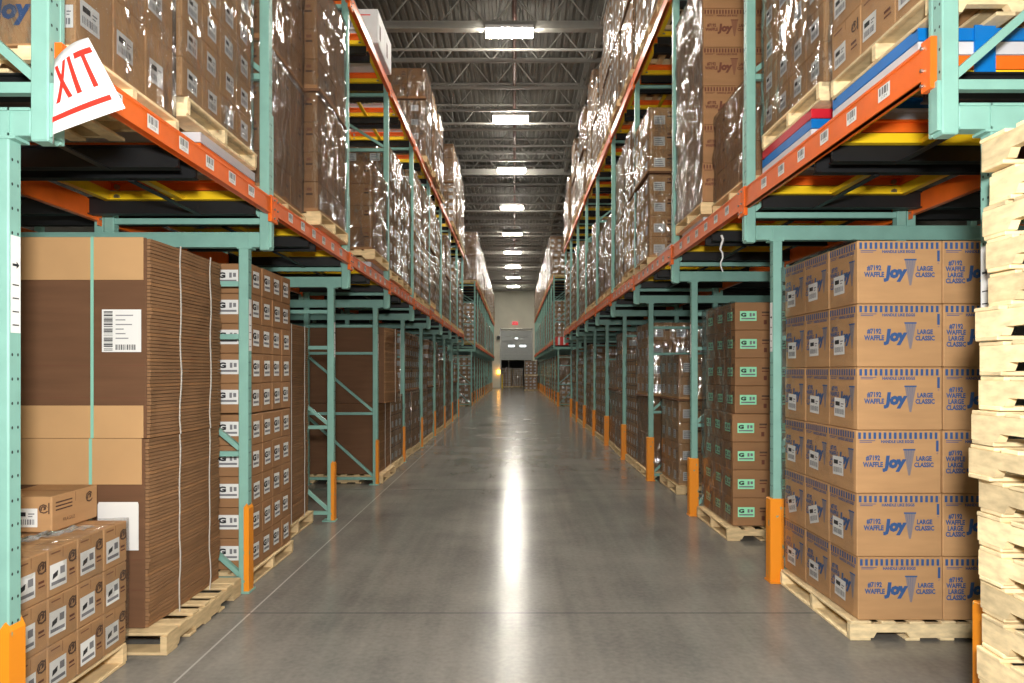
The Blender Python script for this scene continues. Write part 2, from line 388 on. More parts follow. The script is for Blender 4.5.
    m = MB(); m.box(-.15, .15, -.26, -.12, -.2, .2, WARM, .04); ob('lamp_lens', m.mesh('lamp_lens'), t)
    m = MB(); m.tube((-1.22, 67.6, 0), (-1.22, 67.6, 1.35), .07, YELLOW, 14); m.tube((-1.22, 67.6, 1.35), (-1.22, 67.6, 1.4), .045, YELLOW, 14)
    thing('bollard', 'yellow steel bollard standing in front of the far doorway', 'bollard', me=m.mesh('bollard'))
    # light fixtures
    hb = MB(); hb.box(-.56, .56, -.2, .2, .02, .1, SIGNW, .01); hb = hb.mesh('fixture_housing')
    le = MB(); le.box(-.545, .545, -.185, .185, -.045, .02, LIT, .01); le = le.mesh('diffuser')
    hg = MB()
    for sx in (-.45, .45): hg.bar((sx, 0, .1), (sx*.2, 0, .9), .01, .01, STEEL)
    hg = hg.mesh('hanger')
    ys = [-1.5, 4.6, 10.3, 15.95, 21.4, 26.87, 33.06, 39.4, 45.5, 51.9, 57.7, 64.0]
    nm = ['', '', '', 'brightest strip light, nearest below the roof', 'second strip light along the aisle ceiling', 'third strip light along the aisle ceiling', 'fourth strip light along the aisle ceiling',
          'fifth strip light along the aisle ceiling', 'sixth strip light along the aisle ceiling', 'seventh strip light along the aisle ceiling', 'eighth strip light, last but one before the cream wall', 'ninth strip light, closest to the cream wall']
    for i, y in enumerate(ys):
        t = thing('ceiling_light', nm[i] or 'white strip light overhead, outside the picture', 'light', (-.12, y, 9.61), 0, 'strip lights down the aisle')
        ob('fixture_housing', hb, t); ob('diffuser', le, t); ob('hanger', hg, t)
    m = MB(); m.tube((0, 6, 10.3), (0, 69.9, 10.3), .05, PIPE); thing('sprinkler_pipe', 'red-brown sprinkler main running down the middle of the roof', 'pipe', me=m.mesh('sprinkler_pipe'))
    m = MB(); m.tube((-6.5, 0, 0), (6.5, 0, 0), .035, JOIST, 8)
    m.tube((-2, 0, 0), (-2, 0, .85), .012, JOIST, 6); m.tube((2, 0, 0), (2, 0, .85), .012, JOIST, 6); cm = m.mesh('conduit')
    for i, y in enumerate((16.9, 21.95, 27.6, 33.9, 40.2, 46.3, 52.6)):
        thing('sprinkler_branch_pipe', 'thin pale pipe across the roof just beyond the %s strip light' % ('first','second','third','fourth','fifth','sixth','seventh')[i], 'pipe', (0, y, 9.66), group='cross pipes under the roof', me=cm)
room()

# ------------------------------------------------------------------ racks
LY = [2.78, 5.28, 7.78, 10.28, 12.78, 15.28, 17.78, 20.28, 22.78, 25.28]
RY = [3.00, 5.53, 8.08, 10.65, 13.2, 15.7, 18.1, 20.6, 23.05, 25.5]
L2Y = [33.2+2.5*k for k in range(13)]
ORD = ['first','second','third','fourth','fifth','sixth','seventh','eighth','ninth','tenth','eleventh','twelfth','thirteenth','fourteenth','fifteenth','sixteenth','seventeenth','eighteenth','nineteenth']
SIDE = {-1: dict(s=-1, lo=2.06, up=1.898, dz=0.0, l2=2.98, name='EXIT sign rack', frames=LY),
         1: dict(s=1, lo=2.095, up=1.88, dz=.105, l2=3.15, name='bare pallet rack', frames=RY)}
for sd in SIDE.values():
    s, lo, up, dz, l2 = sd['s'], sd['lo'], sd['up'], sd['dz'], sd['l2']
    za, zb = 2.67+dz, 2.785+dz; top = 6.08+dz+(l2-2.98)
    pw = .075
    def post(x, z0, z1, holes=True, nm='post', foot=False):
        m = MB(); m.box(s*x, s*(x+pw), 0, pw, z0, z1, TEAL, .006)
        if foot: m.box(s*(x-.02), s*(x+pw+.05), -.03, pw+.03, 0, .012, TEAL)
        if holes:
            z = z0+.08
            while z < z1-.04:
                for yy in (.02, .052):      # teardrop slots punched through the aisle face
                    c = [(yy+math.cos(a*math.pi/3)*.0055, z+yy*.0+math.sin(a*math.pi/3)*.0075) for a in range(6)]
                    m.poly([(s*(x-.0012), p[0], p[1]) for p in c], HOLE)
                z += .1
        return m.mesh(nm)
    K = []
    K.append(('lower_post', post(lo, 0, za, True, 'lower_post', True)))
    K.append(('rear_lower_post', post(3.1, 0, za, False, 'rear_lower_post', True)))
    K.append(('rear_lower_post', post(4.3, 0, za, False, 'rear_lower_post', True)))
    K.append(('rear_lower_post', post(5.4, 0, za, False, 'rear_lower_post', True)))
    K.append(('upper_post', post(up, za-.02, top, True, 'upper_post')))
    K.append(('rear_upper_post', post(3.1, zb, top, False, 'rear_upper_post')))
    K.append(('rear_upper_post', post(5.4, zb, top, False, 'rear_upper_post')))
    m = MB(); m.box(s*(up-.0), s*(up+.055), pw, pw+.03, za-.01, 3.72+dz, TEAL, .004); m.box(s*(up-.016), s*up, .012, .063, za, za+.22, TEAL); K.append(('post_stiffener', m.mesh('post_stiffener')))
    m = MB(); m.box(s*(up+pw), s*5.475, .004, .07, za, zb, TEAL, .005); m.box(s*(up+pw), s*5.475, -.004, .004, zb-.012, zb, TEAL); m.box(s*(up+pw), s*5.475, -.004, .004, za, za+.012, TEAL)
    K.append(('support_arm', m.mesh('support_arm')))
    m = MB(); m.box(s*(lo-.03), s*(lo+pw+.01), -.006, .08, za-.012, za, TEAL); m.box(s*(lo-.006), s*(lo+.002), -.004, .0, za, zb, TEAL); K.append(('arm_plate', m.mesh('arm_plate')))
    m = MB(); m.box(s*3.18, s*3.25, .0, .07, zb, 3.02+dz, TEAL, .004); m.box(s*4.45, s*4.52, .0, .07, zb, 3.02+dz, TEAL, .004); K.append(('stub_post', m.mesh('stub_post')))
    for z in (.09, 1.07, 1.98, 2.39):
        m = MB(); m.box(s*(lo+pw), s*3.1, .02, .055, z-.02, z+.02, TEAL); K.append(('horizontal_brace', m.mesh('horizontal_brace')))
    for z in (2.875+dz, 4.0+dz, 5.05+dz, top-.2):
        m = MB(); m.box(s*(up+pw), s*3.1, .018, .058, z-.022, z+.022, TEAL); K.append(('horizontal_brace', m.mesh('horizontal_brace')))
    for a, c, z0, z1 in ((lo+pw, 3.1, .13, 1.0), (lo+pw, 3.1, 1.11, 1.92), (up+pw, 3.1, 2.92+dz, 3.92+dz), (up+pw, 3.1, 4.05+dz, 4.98+dz), (up+pw, 3.1, 5.1+dz, top-.26)):
        m = MB(); m.bar((s*a, .037, z0), (s*c, .037, z1), .036, .036, TEAL); K.append(('diagonal_brace', m.mesh('diagonal_brace')))
    # orange post guard at the foot
    m = MB()
    if s < 0:
        m.extr([(s*lo-.03, 0), (s*lo+.01, 0), (s*lo+.01, .65), (s*lo-.008, .69), (s*lo-.03, .66)], 1, -.01, .084, GUARDW)
        # extr along y wants (x, z) pairs
    else:
        m.box(s*(lo-.03), s*(lo+pw+.006), -.02, .085, .005, .68, GUARDW, .006)
        m.box(s*(lo-.035), s*(lo+pw+.02), -.035, .1, 0, .014, GUARDW)
    guard = m.mesh('post_guard')
    m = MB(); fc = Face(m, (s*(lo-.001), .0375, 0), (0, -s*-1, 0), (0,0,1), .002)
    fc = Face(m, (s*lo, .0375, 0), (0, s*-1.0, 0), (0,0,1), .002)
    fc.rect(-.028, .028, 1.87, 2.27, PAPER)
    for k in range(4): fc.rect(-.018, .018, 1.9+k*.055, 1.905+k*.055, INK, .003)
    fc.poly([(-.018, 2.145), (.004, 2.145), (.004, 2.135), (.02, 2.15), (.004, 2.165), (.004, 2.155), (-.018, 2.155)], INK, .003)
    strip = flat_build(m, 'location_label')
    sd['kit'] = K; sd['guard'] = guard; sd['strip'] = strip
    sd['zbeam'] = (2.925+dz, 3.055+dz+(.03 if s > 0 else 0))
    # load beams per bay length
    def beam_mesh(L, z0, z1, x=None, s=s, up=up):
        x = up if x is None else x
        m = MB(); xa = x-.028 if x == up else x
        m.box(s*xa, s*(xa+.05), pw+.002, L-.002, z0, z1, ORANGE, .004)
        m.box(s*(xa-.004), s*(xa+.03), pw+.002, L-.002, z0, z0+.012, ORANGE); m.box(s*(xa-.003), s*xa, pw+.002, L-.002, z1-.02, z1-.006, ORANGE)
        return m.mesh('beam_channel')
    def conn(z0, z1, near, s=s, up=up):
        m = MB()
        y0, y1 = (.03, .105) if near else (-.035, .028)
        m.box(s*(up-.034), s*(up-.003), y0, y1, z0-.06, z1+.012, ORANGE, .003)
        for zz in (z0-.03, z0+.04, z1-.02): m.tube((s*(up-.045), (y0+y1)/2+.02, zz), (s*(up-.034), (y0+y1)/2+.02, zz), .008, STEEL, 8)
        return m.mesh('beam_connector')
    m = MB(); fc = Face(m, (0,0,0), (0, -s, 0), (0,0,1), .0015)
    fc.rect(-.055, .055, -.036, .036, PAPER)
    xx = -.042
    while xx < .04: ww = R.choice((.003, .005, .008)); fc.rect(xx, xx+ww, -.008, .03, INK, .0025); xx += ww+R.choice((.003, .004, .007))
    fc.text('1 2 0 4' if s > 0 else '2 1 0 6', 0, -.021, .014, INK, e=.0025)
    sd['blabel'] = flat_build(m, 'barcode_label')
    sd['beam_mesh'], sd['conn'] = beam_mesh, conn
    sd['bcache'] = {}

def frame(sd, y, label, near):
    t = thing('rack_frame', label, 'rack frame', (0, y, 0), 0, 'upright frames of the ' + sd['name'])
    for nme, me in sd['kit']:
        o = ob(nme, me, t)
        if nme == 'lower_post':
            g = ob('post_guard', sd['guard'], o); g['label'] = 'worn orange guard at the foot of the post'
            if near: ob('location_label', sd['strip'], o)
def beam(sd, y0, y1, lvl, label, labels):
    L = y1-y0; k = (round(L, 2), lvl); s = sd['s']; off = 0 if lvl == 1 else sd['l2']
    z0, z1 = sd['zbeam'][0]+off, sd['zbeam'][1]+off
    if k not in sd['bcache']: sd['bcache'][k] = (sd['beam_mesh'](L, z0, z1), sd['conn'](z0, z1, True), sd['conn'](z0, z1, False))
    a, b, c = sd['bcache'][k]
    t = thing('load_beam', label, 'beam', (0, y0, 0), 0, 'orange beams of the ' + sd['name'])
    ob('beam_channel', a, t); ob('beam_connector', b, t); ob('beam_connector', c, t, (0, L, 0))
    if labels:
        n = 6
        for i in range(n):
            ob('barcode_label', sd['blabel'], t, (s*(sd['up']-.0285), .42+i*.33, (z0+z1)/2+.0), 0)
def cross_beam(sd, y0, y1, x, label):
    s = sd['s']; dz = sd['dz']; m = MB(); L = y1-y0
    m.box(s*x, s*(x+.05), .075, L-.005, 2.865+dz, 3.015+dz, ORANGE, .005)
    m.box(s*(x-.004), s*x, .075, .13, 2.83+dz, 3.02+dz, ORANGE); m.box(s*(x-.004), s*x, L-.06, L-.004, 2.83+dz, 3.02+dz, ORANGE)
    for yy in (.1, L-.03):
        for zz in (2.88+dz, 2.97+dz): m.tube((s*(x-.012), yy, zz), (s*(x-.004), yy, zz), .009, STEEL, 8)
    thing('support_beam', label, 'beam', (0, y0, 0), 0, 'inner beams of the ' + sd['name'], m.mesh('support_beam'))

CARTC = [('yellow', YELLOW), ('orange', ORANGE), ('grey', GREY), ('blue', BLUE), ('red', RED)]
_cart = {}
CZ = [2.98, 3.056, 3.126, 3.192, 3.258, 3.324]
def cart_mesh(s, i, plate=False):
    if (s, i, plate) in _cart: return _cart[(s, i, plate)]
    c = CARTC[i][1]; m = MB(); x0, x1 = 1.935, 3.05; hw = .44; h = CZ[i+1]-CZ[i]-.006; t = .012
    for yy in (-hw, hw):
        sg = 1 if yy > 0 else -1
        m.box(s*x0, s*x1, yy-sg*t, yy, 0, h, c); m.box(s*x0, s*x1, yy-sg*.05, yy-sg*t, 0 if i == 0 else h-.01, .01 if i == 0 else h, c)
    for xx in (x0, x1-.05):
        m.box(s*xx, s*(xx+t), -hw+t, hw-t, 0, h, c); m.box(s*(xx+t), s*(xx+.05), -hw+t, hw-t, 0, .01, c)
    if i == 0: m.box(s*2.45, s*2.5, -hw+t, hw-t, 0, .03, c)
    for yy in (-hw+.02, hw-.02):
        for xx in (x0+.08, x1-.1): m.tube((s*xx, yy-.012, h*.35), (s*xx, yy+.012, h*.35), .02, STEEL, 8)
    if plate:
        m.box(s*2.2, s*2.3, -hw-.01, -hw, -.178, h+.01, c)
    _cart[(s, i, plate)] = m.mesh('push_back_cart'); return _cart[(s, i, plate)]
_rail = {}
def lane(sd, yc, lvl, ncart, where):
    """rails and nested carts of one pallet lane; returns the height a pallet rests at"""
    s = sd['s']; dz = sd['dz']+(0 if lvl == 1 else sd['l2'])
    if s not in _rail:
        m = MB()
        for xa, xb in ((1.945, 3.183), (3.247, 4.452), (4.518, 6.0)):
            m.box(s*xa, s*xb, -.012, .012, 2.885, 3.012, BLACK); m.box(s*xa, s*xb, -.035, .035, 2.885, 2.893, BLACK); m.box(s*xa, s*xb, -.035, .035, 3.004, 3.012, BLACK)
        c = MB(); c.box(s*2.33, s*2.37, -.46, .46, 2.875, 2.884, BLACK)
        _rail[s] = (m.mesh('rail'), c.mesh('rail_tie'))
    t = thing('lane_rail', 'black rail pair, ' + where, 'rail', (0, yc, dz), 0, 'black lane rails of the ' + sd['name'])
    ob('rail', _rail[s][0], t, (0, -.474, 0)); ob('rail', _rail[s][0], t, (0, .474, 0))
    if lvl == 1 and yc < 11: ob('rail_tie', _rail[s][1], t)
    for i in range(ncart):
        thing('push_back_cart', '%s pallet cart, %s' % (CARTC[i][0], where), 'cart', (0, yc, CZ[i]+dz), 0, 'pallet carts of the ' + sd['name'],
              cart_mesh(s, i, s > 0 and yc < 4 and i == 3 and lvl == 1))
    return max(CZ[ncart], 3.014)+dz

# ------------------------------------------------------------------ pallets
def pallet_parts(L, W, H, axis, seed, w=WOOD, red=False):
    """stringers L long along axis (0 = x, 1 = y), deck W wide; centred, z from 0; returns (part, mesh) pairs"""
    r = random.Random(seed); bt = .018; sh = H-2*bt; out = []
    def B(m, a0, a1, b0, b1, z0, z1, mm, bev=.003):
        if axis == 0: m.box(a0, a1, b0, b1, z0, z1, mm, bev)
        else: m.box(b0, b1, a0, a1, z0, z1, mm, bev)
    for k, c in enumerate((-W/2+.02, 0, W/2-.02)):
        m = MB(); n1, n2 = .15, .38; z0, z1 = bt, bt+sh; zn = z0+.035
        pr = [(-L/2, z0), (-L/2+n1, z0), (-L/2+n1+.02, zn), (-L/2+n2-.02, zn), (-L/2+n2, z0), (L/2-n2, z0), (L/2-n2+.02, zn), (L/2-n1-.02, zn), (L/2-n1, z0), (L/2, z0), (L/2, z1), (-L/2, z1)]
        i = m.mi(w); n = len(m.v)
        for c2 in (c-.019, c+.019): m.v += [((a, c2, z) if axis == 0 else (c2, a, z)) for a, z in pr]
        q = len(pr); m.f += [tuple(range(n, n+q)), tuple(range(n+2*q-1, n+q-1, -1))]+[(n+j, n+(j+1) % q, n+q+(j+1) % q, n+q+j) for j in range(q)]; m.m += [i]*(q+2)
        out.append(('stringer', m.mesh('stringer')))
    m = MB(); nb = 7; bw = .09; xs = [-L/2+bw/2+.005+(L-bw-.01)*j/(nb-1) for j in range(nb)]
    for j, x in enumerate(xs):
        hw = (.07 if j in (0, nb-1) else .045)*(1+r.uniform(-.1, .1)); x += (.022 if j == 0 else -.022 if j == nb-1 else r.uniform(-.01, .01)); e = r.uniform(-.008, .008)
        B(m, x-hw, x+hw, -W/2+e, W/2+e, H-bt, H-r.uniform(0, .003), REDP if (red and j == 0) else w)
    out.append(('top_deck', m.mesh('top_deck')))
    m = MB()
    for x, hw in ((-L/2+.07, .065), (-.22, .045), (0, .045), (.22, .045), (L/2-.07, .065)):
        B(m, x-hw, x+hw, -W/2+r.uniform(-.006, .006), W/2, 0, bt, REDP if (red and x < -.3) else w)
    out.append(('bottom_deck', m.mesh('bottom_deck')))
    return out
def pallet_thing(label, loc, L=1.22, W=1.05, H=.13, axis=0, seed=0, rz=0, w=WOOD, group=None, red=False):
    t = thing('wooden_pallet', label, 'pallet', loc, rz, group)
    for n, me in pallet_parts(L, W, H, axis, seed, w, red): ob(n, me, t)
    return t
def joined_pallet(L, W, H, seed):
    m = MB()
    for n, me in pallet_parts(L, W, H, 0, seed): 
        o = len(m.v); m.v += [tuple(v.co) for v in me.vertices]; i = m.mi(WOOD)
        for p in me.polygons: m.f.append(tuple(o+k for k in p.vertices)); m.m.append(i)
        bpy.data.meshes.remove(me)
    return m.mesh('pallet')
PAL = [joined_pallet(1.16, 1.06, .13, k) for k in range(3)]

# ------------------------------------------------------------------ stretch film skins
def film_mesh(W, D, H, amp, seed, mat_, z0=.03, droop=.0, res=.055, off=.012, nofront=False):
    """a wrinkled sleeve round a W x D x H block, closed over the rim of the top"""
    pts = []; r = .03; nW = max(4, int(W/res)); nD = max(4, int(D/res)); hw, hd = W/2+off, D/2+off
    for i in range(nW): pts.append((-hw+2*hw*i/nW, -hd, 0, -1))
    for i in range(nD): pts.append((hw, -hd+2*hd*i/nD, 1, 0))
    for i in range(nW): pts.append((hw-2*hw*i/nW, hd, 0, 1))
    for i in range(nD): pts.append((-hw, hd-2*hd*i/nD, -1, 0))
    nz = int(H/res); v = []; f = []; n = len(pts)
    for j in range(nz+2):
        zz = min(z0+(H-z0)*j/nz, H+.006)
        ins = .09 if j == nz+1 else 0
        for (x, y, nx, ny) in pts:
            p = Vector((x*2.2+seed*9, y*2.2, zz*5.5)); q = Vector((x*9+seed, y*9, zz*3))
            d = amp*(max(-.35, noise.noise(p))*1.3+.5*max(-.3, noise.noise(q)))
            d = max(d, -.4*off)
            cx = x-math.copysign(ins, x) if ins else x; cy = y-math.copysign(ins, y) if ins else y
            v.append((cx+nx*d, cy+ny*d, zz+.01*noise.noise(q)))
    for j in range(nz+1):
        for i in range(n):
            if nofront and i < nW-1: continue
            a = j*n+i; b = j*n+(i+1) % n; f.append((a, b, b+n, a+n))
    return flat_mesh('stretch_film', v, f, None, [mat_], True)

# ------------------------------------------------------------------ generic wrapped loads (one load moves as one)
LW, LD = 1.1, 1.04
HS = {'short': .62, 'half': .88, 'low': 1.16, 'mid': 1.45, 'tall': 1.9}
FILMS = {}
for k_, h_ in HS.items():
    FILMS[k_] = [film_mesh(LW, LD, h_, .024, sdx+3*h_, (FILM, FILM2, FILM)[sdx]) for sdx in range(3)]
BLOCKS = {}
for k_, h_ in HS.items():
    for b_ in range(3):
        m = MB(); m.box(-LW/2, LW/2, -LD/2, LD/2, 0, h_, BLK[b_], .012); BLOCKS[(k_, b_)] = m.mesh('carton_block')
m = MB(); m.box(-LW/2-.02, LW/2+.02, -LD/2-.01, LD/2+.01, 0, .03, KRAFTD, .006); SLIP = m.mesh('slip_sheet')
_cm = {}
def plain_carton(x, y, z, style, side):
    key = (round(x,3), round(y,3), round(z,3), style, side)
    if key in _cm: return _cm[key]
    m = MB(); m.box(-x/2, x/2, -y/2, y/2, 0, z-.003, (KRAFT2, KRAFT)[style % 2], .005)
    m.box(-x/2+.0, x/2, -.001, .001, z-.003, z-.002, INKDK)
    for (o, u, ww) in (((0, -y/2, z/2), (1,0,0), x), ((-side*x/2, 0, z/2), (0, -side, 0), y)):
        fc = Face(m, o, u, (0,0,1), .001)
        if style != 2:
            fc.rect(-ww*.33, ww*.1, -z*.3, z*.12, PAPER)
            for q in range(4): fc.rect(-ww*.3, ww*.05-.01*q, -z*.25+q*z*.09, -z*.22+q*z*.09, INKF, .002)
        fc.rect(ww*.18, ww*.36, z*.05, z*.12, INKDK); fc.rect(ww*.2, ww*.34, z*.2, z*.3, INKBR2)
    _cm[key] = m.mesh('carton'); return _cm[key]
def wload(side, xf, yc, z, hk, label, detail=False, blk=0, film=0, rz=0, group=None, pal=True):
    t = thing('wrapped_pallet_load' if film is not None else 'pallet_load', label, 'pallet load', (side*(xf+LW/2), yc, z), rz, group)
    zz = .13
    if pal: ob('pallet', PAL[R.randrange(3)], t)
    else: zz = .03; ob('slip_sheet', SLIP, t)
    H = HS[hk]
    if detail:
        nz = max(2, round(H/.275)); h = H/nz; ny = 3; nx = 3; dx, dy = LW/nx, LD/ny
        me = plain_carton(dx-.006, dy-.006, h, blk, side)
        for k in range(nz):
            for i in range(nx):
                for j in range(ny):
                    ax = i if side > 0 else nx-1-i        # aisle column first
                    if ax > 0 and j > 0 and k < nz-1: continue
                    ob('carton', me, t, (-LW/2+dx*(i+.5)+R.uniform(-.004,.004), -LD/2+dy*(j+.5)+R.uniform(-.003,.003), zz+k*h))
    else: ob('carton_block', BLOCKS[(hk, blk)], t, (0, 0, zz))
    if film is not None: ob('stretch_film', FILMS[hk][film], t, (0, 0, zz))
    return z+zz+H+.002

# ------------------------------------------------------------------ cartons with printing
def joy_print(fc, wd, ht, ink, tint, front):
    n = 16 if front else 11
    for k in range(n):
        a = -wd/2+.012+(wd-.024)*k/n; fc.rect(a, a+(wd-.024)/n*.52, ht/2-.055, ht/2-.014, ink)
    fc.rect(-wd/2+.02, -wd/2+.12, ht/2-.068, ht/2-.064, ink); fc.rect(-wd/2+.02, -wd/2+.1, ht/2-.078, ht/2-.074, ink)
    fc.text('HANDLE LIKE EGGS', -.01 if front else .05, ht/2-.073, .018, ink, .04, .95)
    def cone(a, b, q):
        fc.poly([(a-.032*q, b+.07*q), (a+.032*q, b+.07*q), (a+.005*q, b-.075*q), (a-.005*q, b-.075*q)], tint)
        for k in range(3): fc.poly([(a-.02*q+k*.015*q, b+.066*q), (a-.0185*q+k*.015*q, b+.066*q), (a+.003*q, b-.07*q)], ink, .0018)
        fc.rect(a-.034*q, a+.034*q, b+.064*q, b+.072*q, ink, .002)
    if front:
        fc.rect(wd/2-.036, wd/2-.02, ht/2-.135, ht/2-.065, ink); fc.text('*', wd/2-.028, ht/2-.155, .02, ink, .02)
        fc.text('#7192', -.165, .024, .031, ink, .045, .8); fc.text('WAFFLE', -.165, -.018, .031, ink, .045, .8)
        fc.text('Joy', -.03, -.004, .072, ink, .065, .98, .12); fc.text('LARGE', .158, .02, .029, ink, .045, .82); fc.text('CLASSIC', .158, -.02, .029, ink, .045, .82)
        cone(.065, -.0, 1.15)
    else:
        for k, t in enumerate(('#7192', 'WAFFLE', 'LARGE', 'CLASSIC')): fc.text(t, -.115, .055-k*.038, .03, ink, .045, .8)
        fc.text('Joy', .03, -.004, .072, ink, .065, .98, .12); cone(.125, 0, 1.1)
def ship_label(fc, a, b, ww, hh, rot=0, green=False, style=0):
    c, d = math.cos(rot), math.sin(rot)
    def rc(x0, x1, y0, y1, m, e): fc.poly([(a+x*c-y*d, b+x*d+y*c) for x, y in ((x0,y0),(x1,y0),(x1,y1),(x0,y1))], m, e)
    rc(-ww/2, ww/2, -hh/2, hh/2, GPAPER if green else PAPER, .0022)
    if style == 0:      # barcode sticker
        x = -ww*.4
        while x < ww*.38: q = R.choice((.004, .006, .009)); rc(x, x+q, -hh*.36, -hh*.08, INKF, .0032); x += q+R.choice((.004, .006))
        rc(-ww*.38, ww*.02, hh*.08, hh*.3, INK, .0032); rc(ww*.12, ww*.38, hh*.18, hh*.24, INKF, .0032); rc(ww*.12, ww*.3, hh*.05, hh*.1, INKF, .0032)
    elif style == 1:    # sticker with a round black logo and a code line
        fc.text('G', a-ww*.28, b+hh*.1, hh*.36, INK, .06, 1.5, e=.0035)
        rc(ww*.08, ww*.2, -hh*.05, hh*.3, INKF, .0032); rc(ww*.26, ww*.4, 0, hh*.28, INKF, .0032)
        rc(-ww*.42, ww*.42, -hh*.34, -hh*.2, INKF, .0032)
    else:               # slanted black badge
        fc.poly([(a-ww*.36, b-hh*.12), (a-ww*.06, b-hh*.02), (a-ww*.02, b+hh*.2), (a-ww*.32, b+hh*.1)], INK, .0032)
        rc(ww*.1, ww*.38, 0, hh*.3, INKF, .0032); rc(-ww*.42, ww*.42, -hh*.36, -hh*.22, INKF, .0032)
def printed(fn):
    m = MB(); fn(m); return flat_build(m, 'printing') if m.f else None
_bx = {}
def box_mesh(x, y, z, m_):
    k = (round(x,4), round(y,4), round(z,4), m_.name)
    if k not in _bx:
        b = MB(); b.box(-x/2, x/2, -y/2, y/2, .001, z-.002, m_, .005)
        b.box(-x/2+.006, x/2-.006, -.0016, .0016, z-.002, z-.0012, INKBR2)          # the slit between the top flaps
        b.box(-x/2-.0006, -x/2, -.0012, .0012, z-.06, z-.008, INKBR2); b.box(x/2, x/2+.0006, -.0012, .0012, z-.06, z-.008, INKBR2)
        _bx[k] = b.mesh('carton')
    return _bx[k]
ncart_things = 0
def carton(label, loc, size, m_, prints, labels=(), group=None, rz=0):
    global ncart_things; ncart_things += 1
    t = thing('carton', label, 'carton', loc, rz, group, box_mesh(*size, m_))
    for p in prints: ob('printing', p, t)
    for p in labels: ob('shipping_label', p, t)
    return t
LAY = ['bottom layer', 'second layer', 'third layer', 'fourth layer', 'fifth layer', 'sixth layer', 'seventh layer', 'eighth layer', 'ninth layer', 'tenth layer', 'eleventh layer']
def lay(k, n): return 'top layer' if k == n-1 else LAY[k]

# ---- right, floor: cone cartons with blue print
def joy_load():
    pallet_thing('new wooden pallet on the floor under the blue printed cone cartons', (2.75, 4.905, 0), 1.24, 1.14, .125, 0, 3, w=WOODN)
    W1, W2, D, H = .543, .39, .386, .403; x0, y0, z0 = 2.18, 4.345, .127
    fa = printed(lambda m: joy_print(Face(m, (0, -D/2, H/2), (1,0,0), (0,0,1)), W1, H, INKBL, INKBL2, True))
    sa = printed(lambda m: joy_print(Face(m, (-W1/2, 0, H/2), (0,-1,0), (0,0,1)), D, H, INKBL, INKBL2, False))
    fb = printed(lambda m: joy_print(Face(m, (0, -W1/2, H/2), (1,0,0), (0,0,1)), W2, H, INKBL, INKBL2, False))
    labs = [printed(lambda m, q=q: ship_label(Face(m, (-W1/2, 0, H/2), (0,-1,0), (0,0,1)), -.06+R.uniform(-.02,.02), -.055+R.uniform(-.015,.015), .15, .125, q)) for q in (0, .03, -.04, .28)]
    g = 'blue printed cone cartons on the pale pallet'
    for k in range(6):
        z = z0+k*H; sh = R.uniform(-.004, .004)
        for j in range(3):
            pos = ('at the front corner', 'middle of the aisle side', 'rear of the aisle side by the orange guard')[j]
            tilt = k == 1 and j > 0
            carton('blue printed cone carton, %s, %s' % (lay(k, 6), pos), (x0+W1/2+sh+R.uniform(-.004,.004), y0+D*(j+.5), z), (W1-.003, D-.004, H), KRAFT, [fa, sa], [labs[3 if tilt else R.randrange(3)]], g)
        carton('blue printed cone carton, %s, front face beside the bare pallets' % lay(k, 6), (x0+W1+W2/2+.004+sh, y0+W1/2, z), (W2-.004, W1-.003, H), KRAFT, [fb], [], g)
        carton('blue printed cone carton, %s, behind the front column' % lay(k, 6), (x0+W1+W2/2+.004+sh, y0+W1*1.5, z), (W2-.004, W1-.003, H), KRAFT, [], [], g)
    f = film_mesh(1.02, 1.165, 2.42, .006, 3, FILML, z0=.0, off=.008, nofront=True)
    t = thing('stretch_wrap', 'thin clear film round the blue printed cone cartons', 'film', (x0+.49, y0+.58, z0), me=f)
joy_load()

# ---- right, first level: cone cartons with brown print, second bay
def joy_brown(xf, y0, z0, n):
    D, W, H = .37, .5, .39
    fa = printed(lambda m: joy_print(Face(m, (0, -D/2, H/2), (1,0,0), (0,0,1)), W, H, INKBR, INKBR2, True))
    for k in range(n):
        for j in range(3):
            for i in range(2):
                if i and j: continue
                pos = ('front corner', 'middle of aisle side', 'rear of aisle side')[j] if not i else 'front, inner column'
                carton('brown printed cone carton, %s, %s, on the first beam level' % (lay(k, n), pos), (xf+W*(i+.5)+R.uniform(-.008,.008), y0+D*(j+.5), z0+k*H), (W-.004, D-.004, H), KRAFT2, [fa] if j == 0 else [], [], 'brown printed cone cartons')
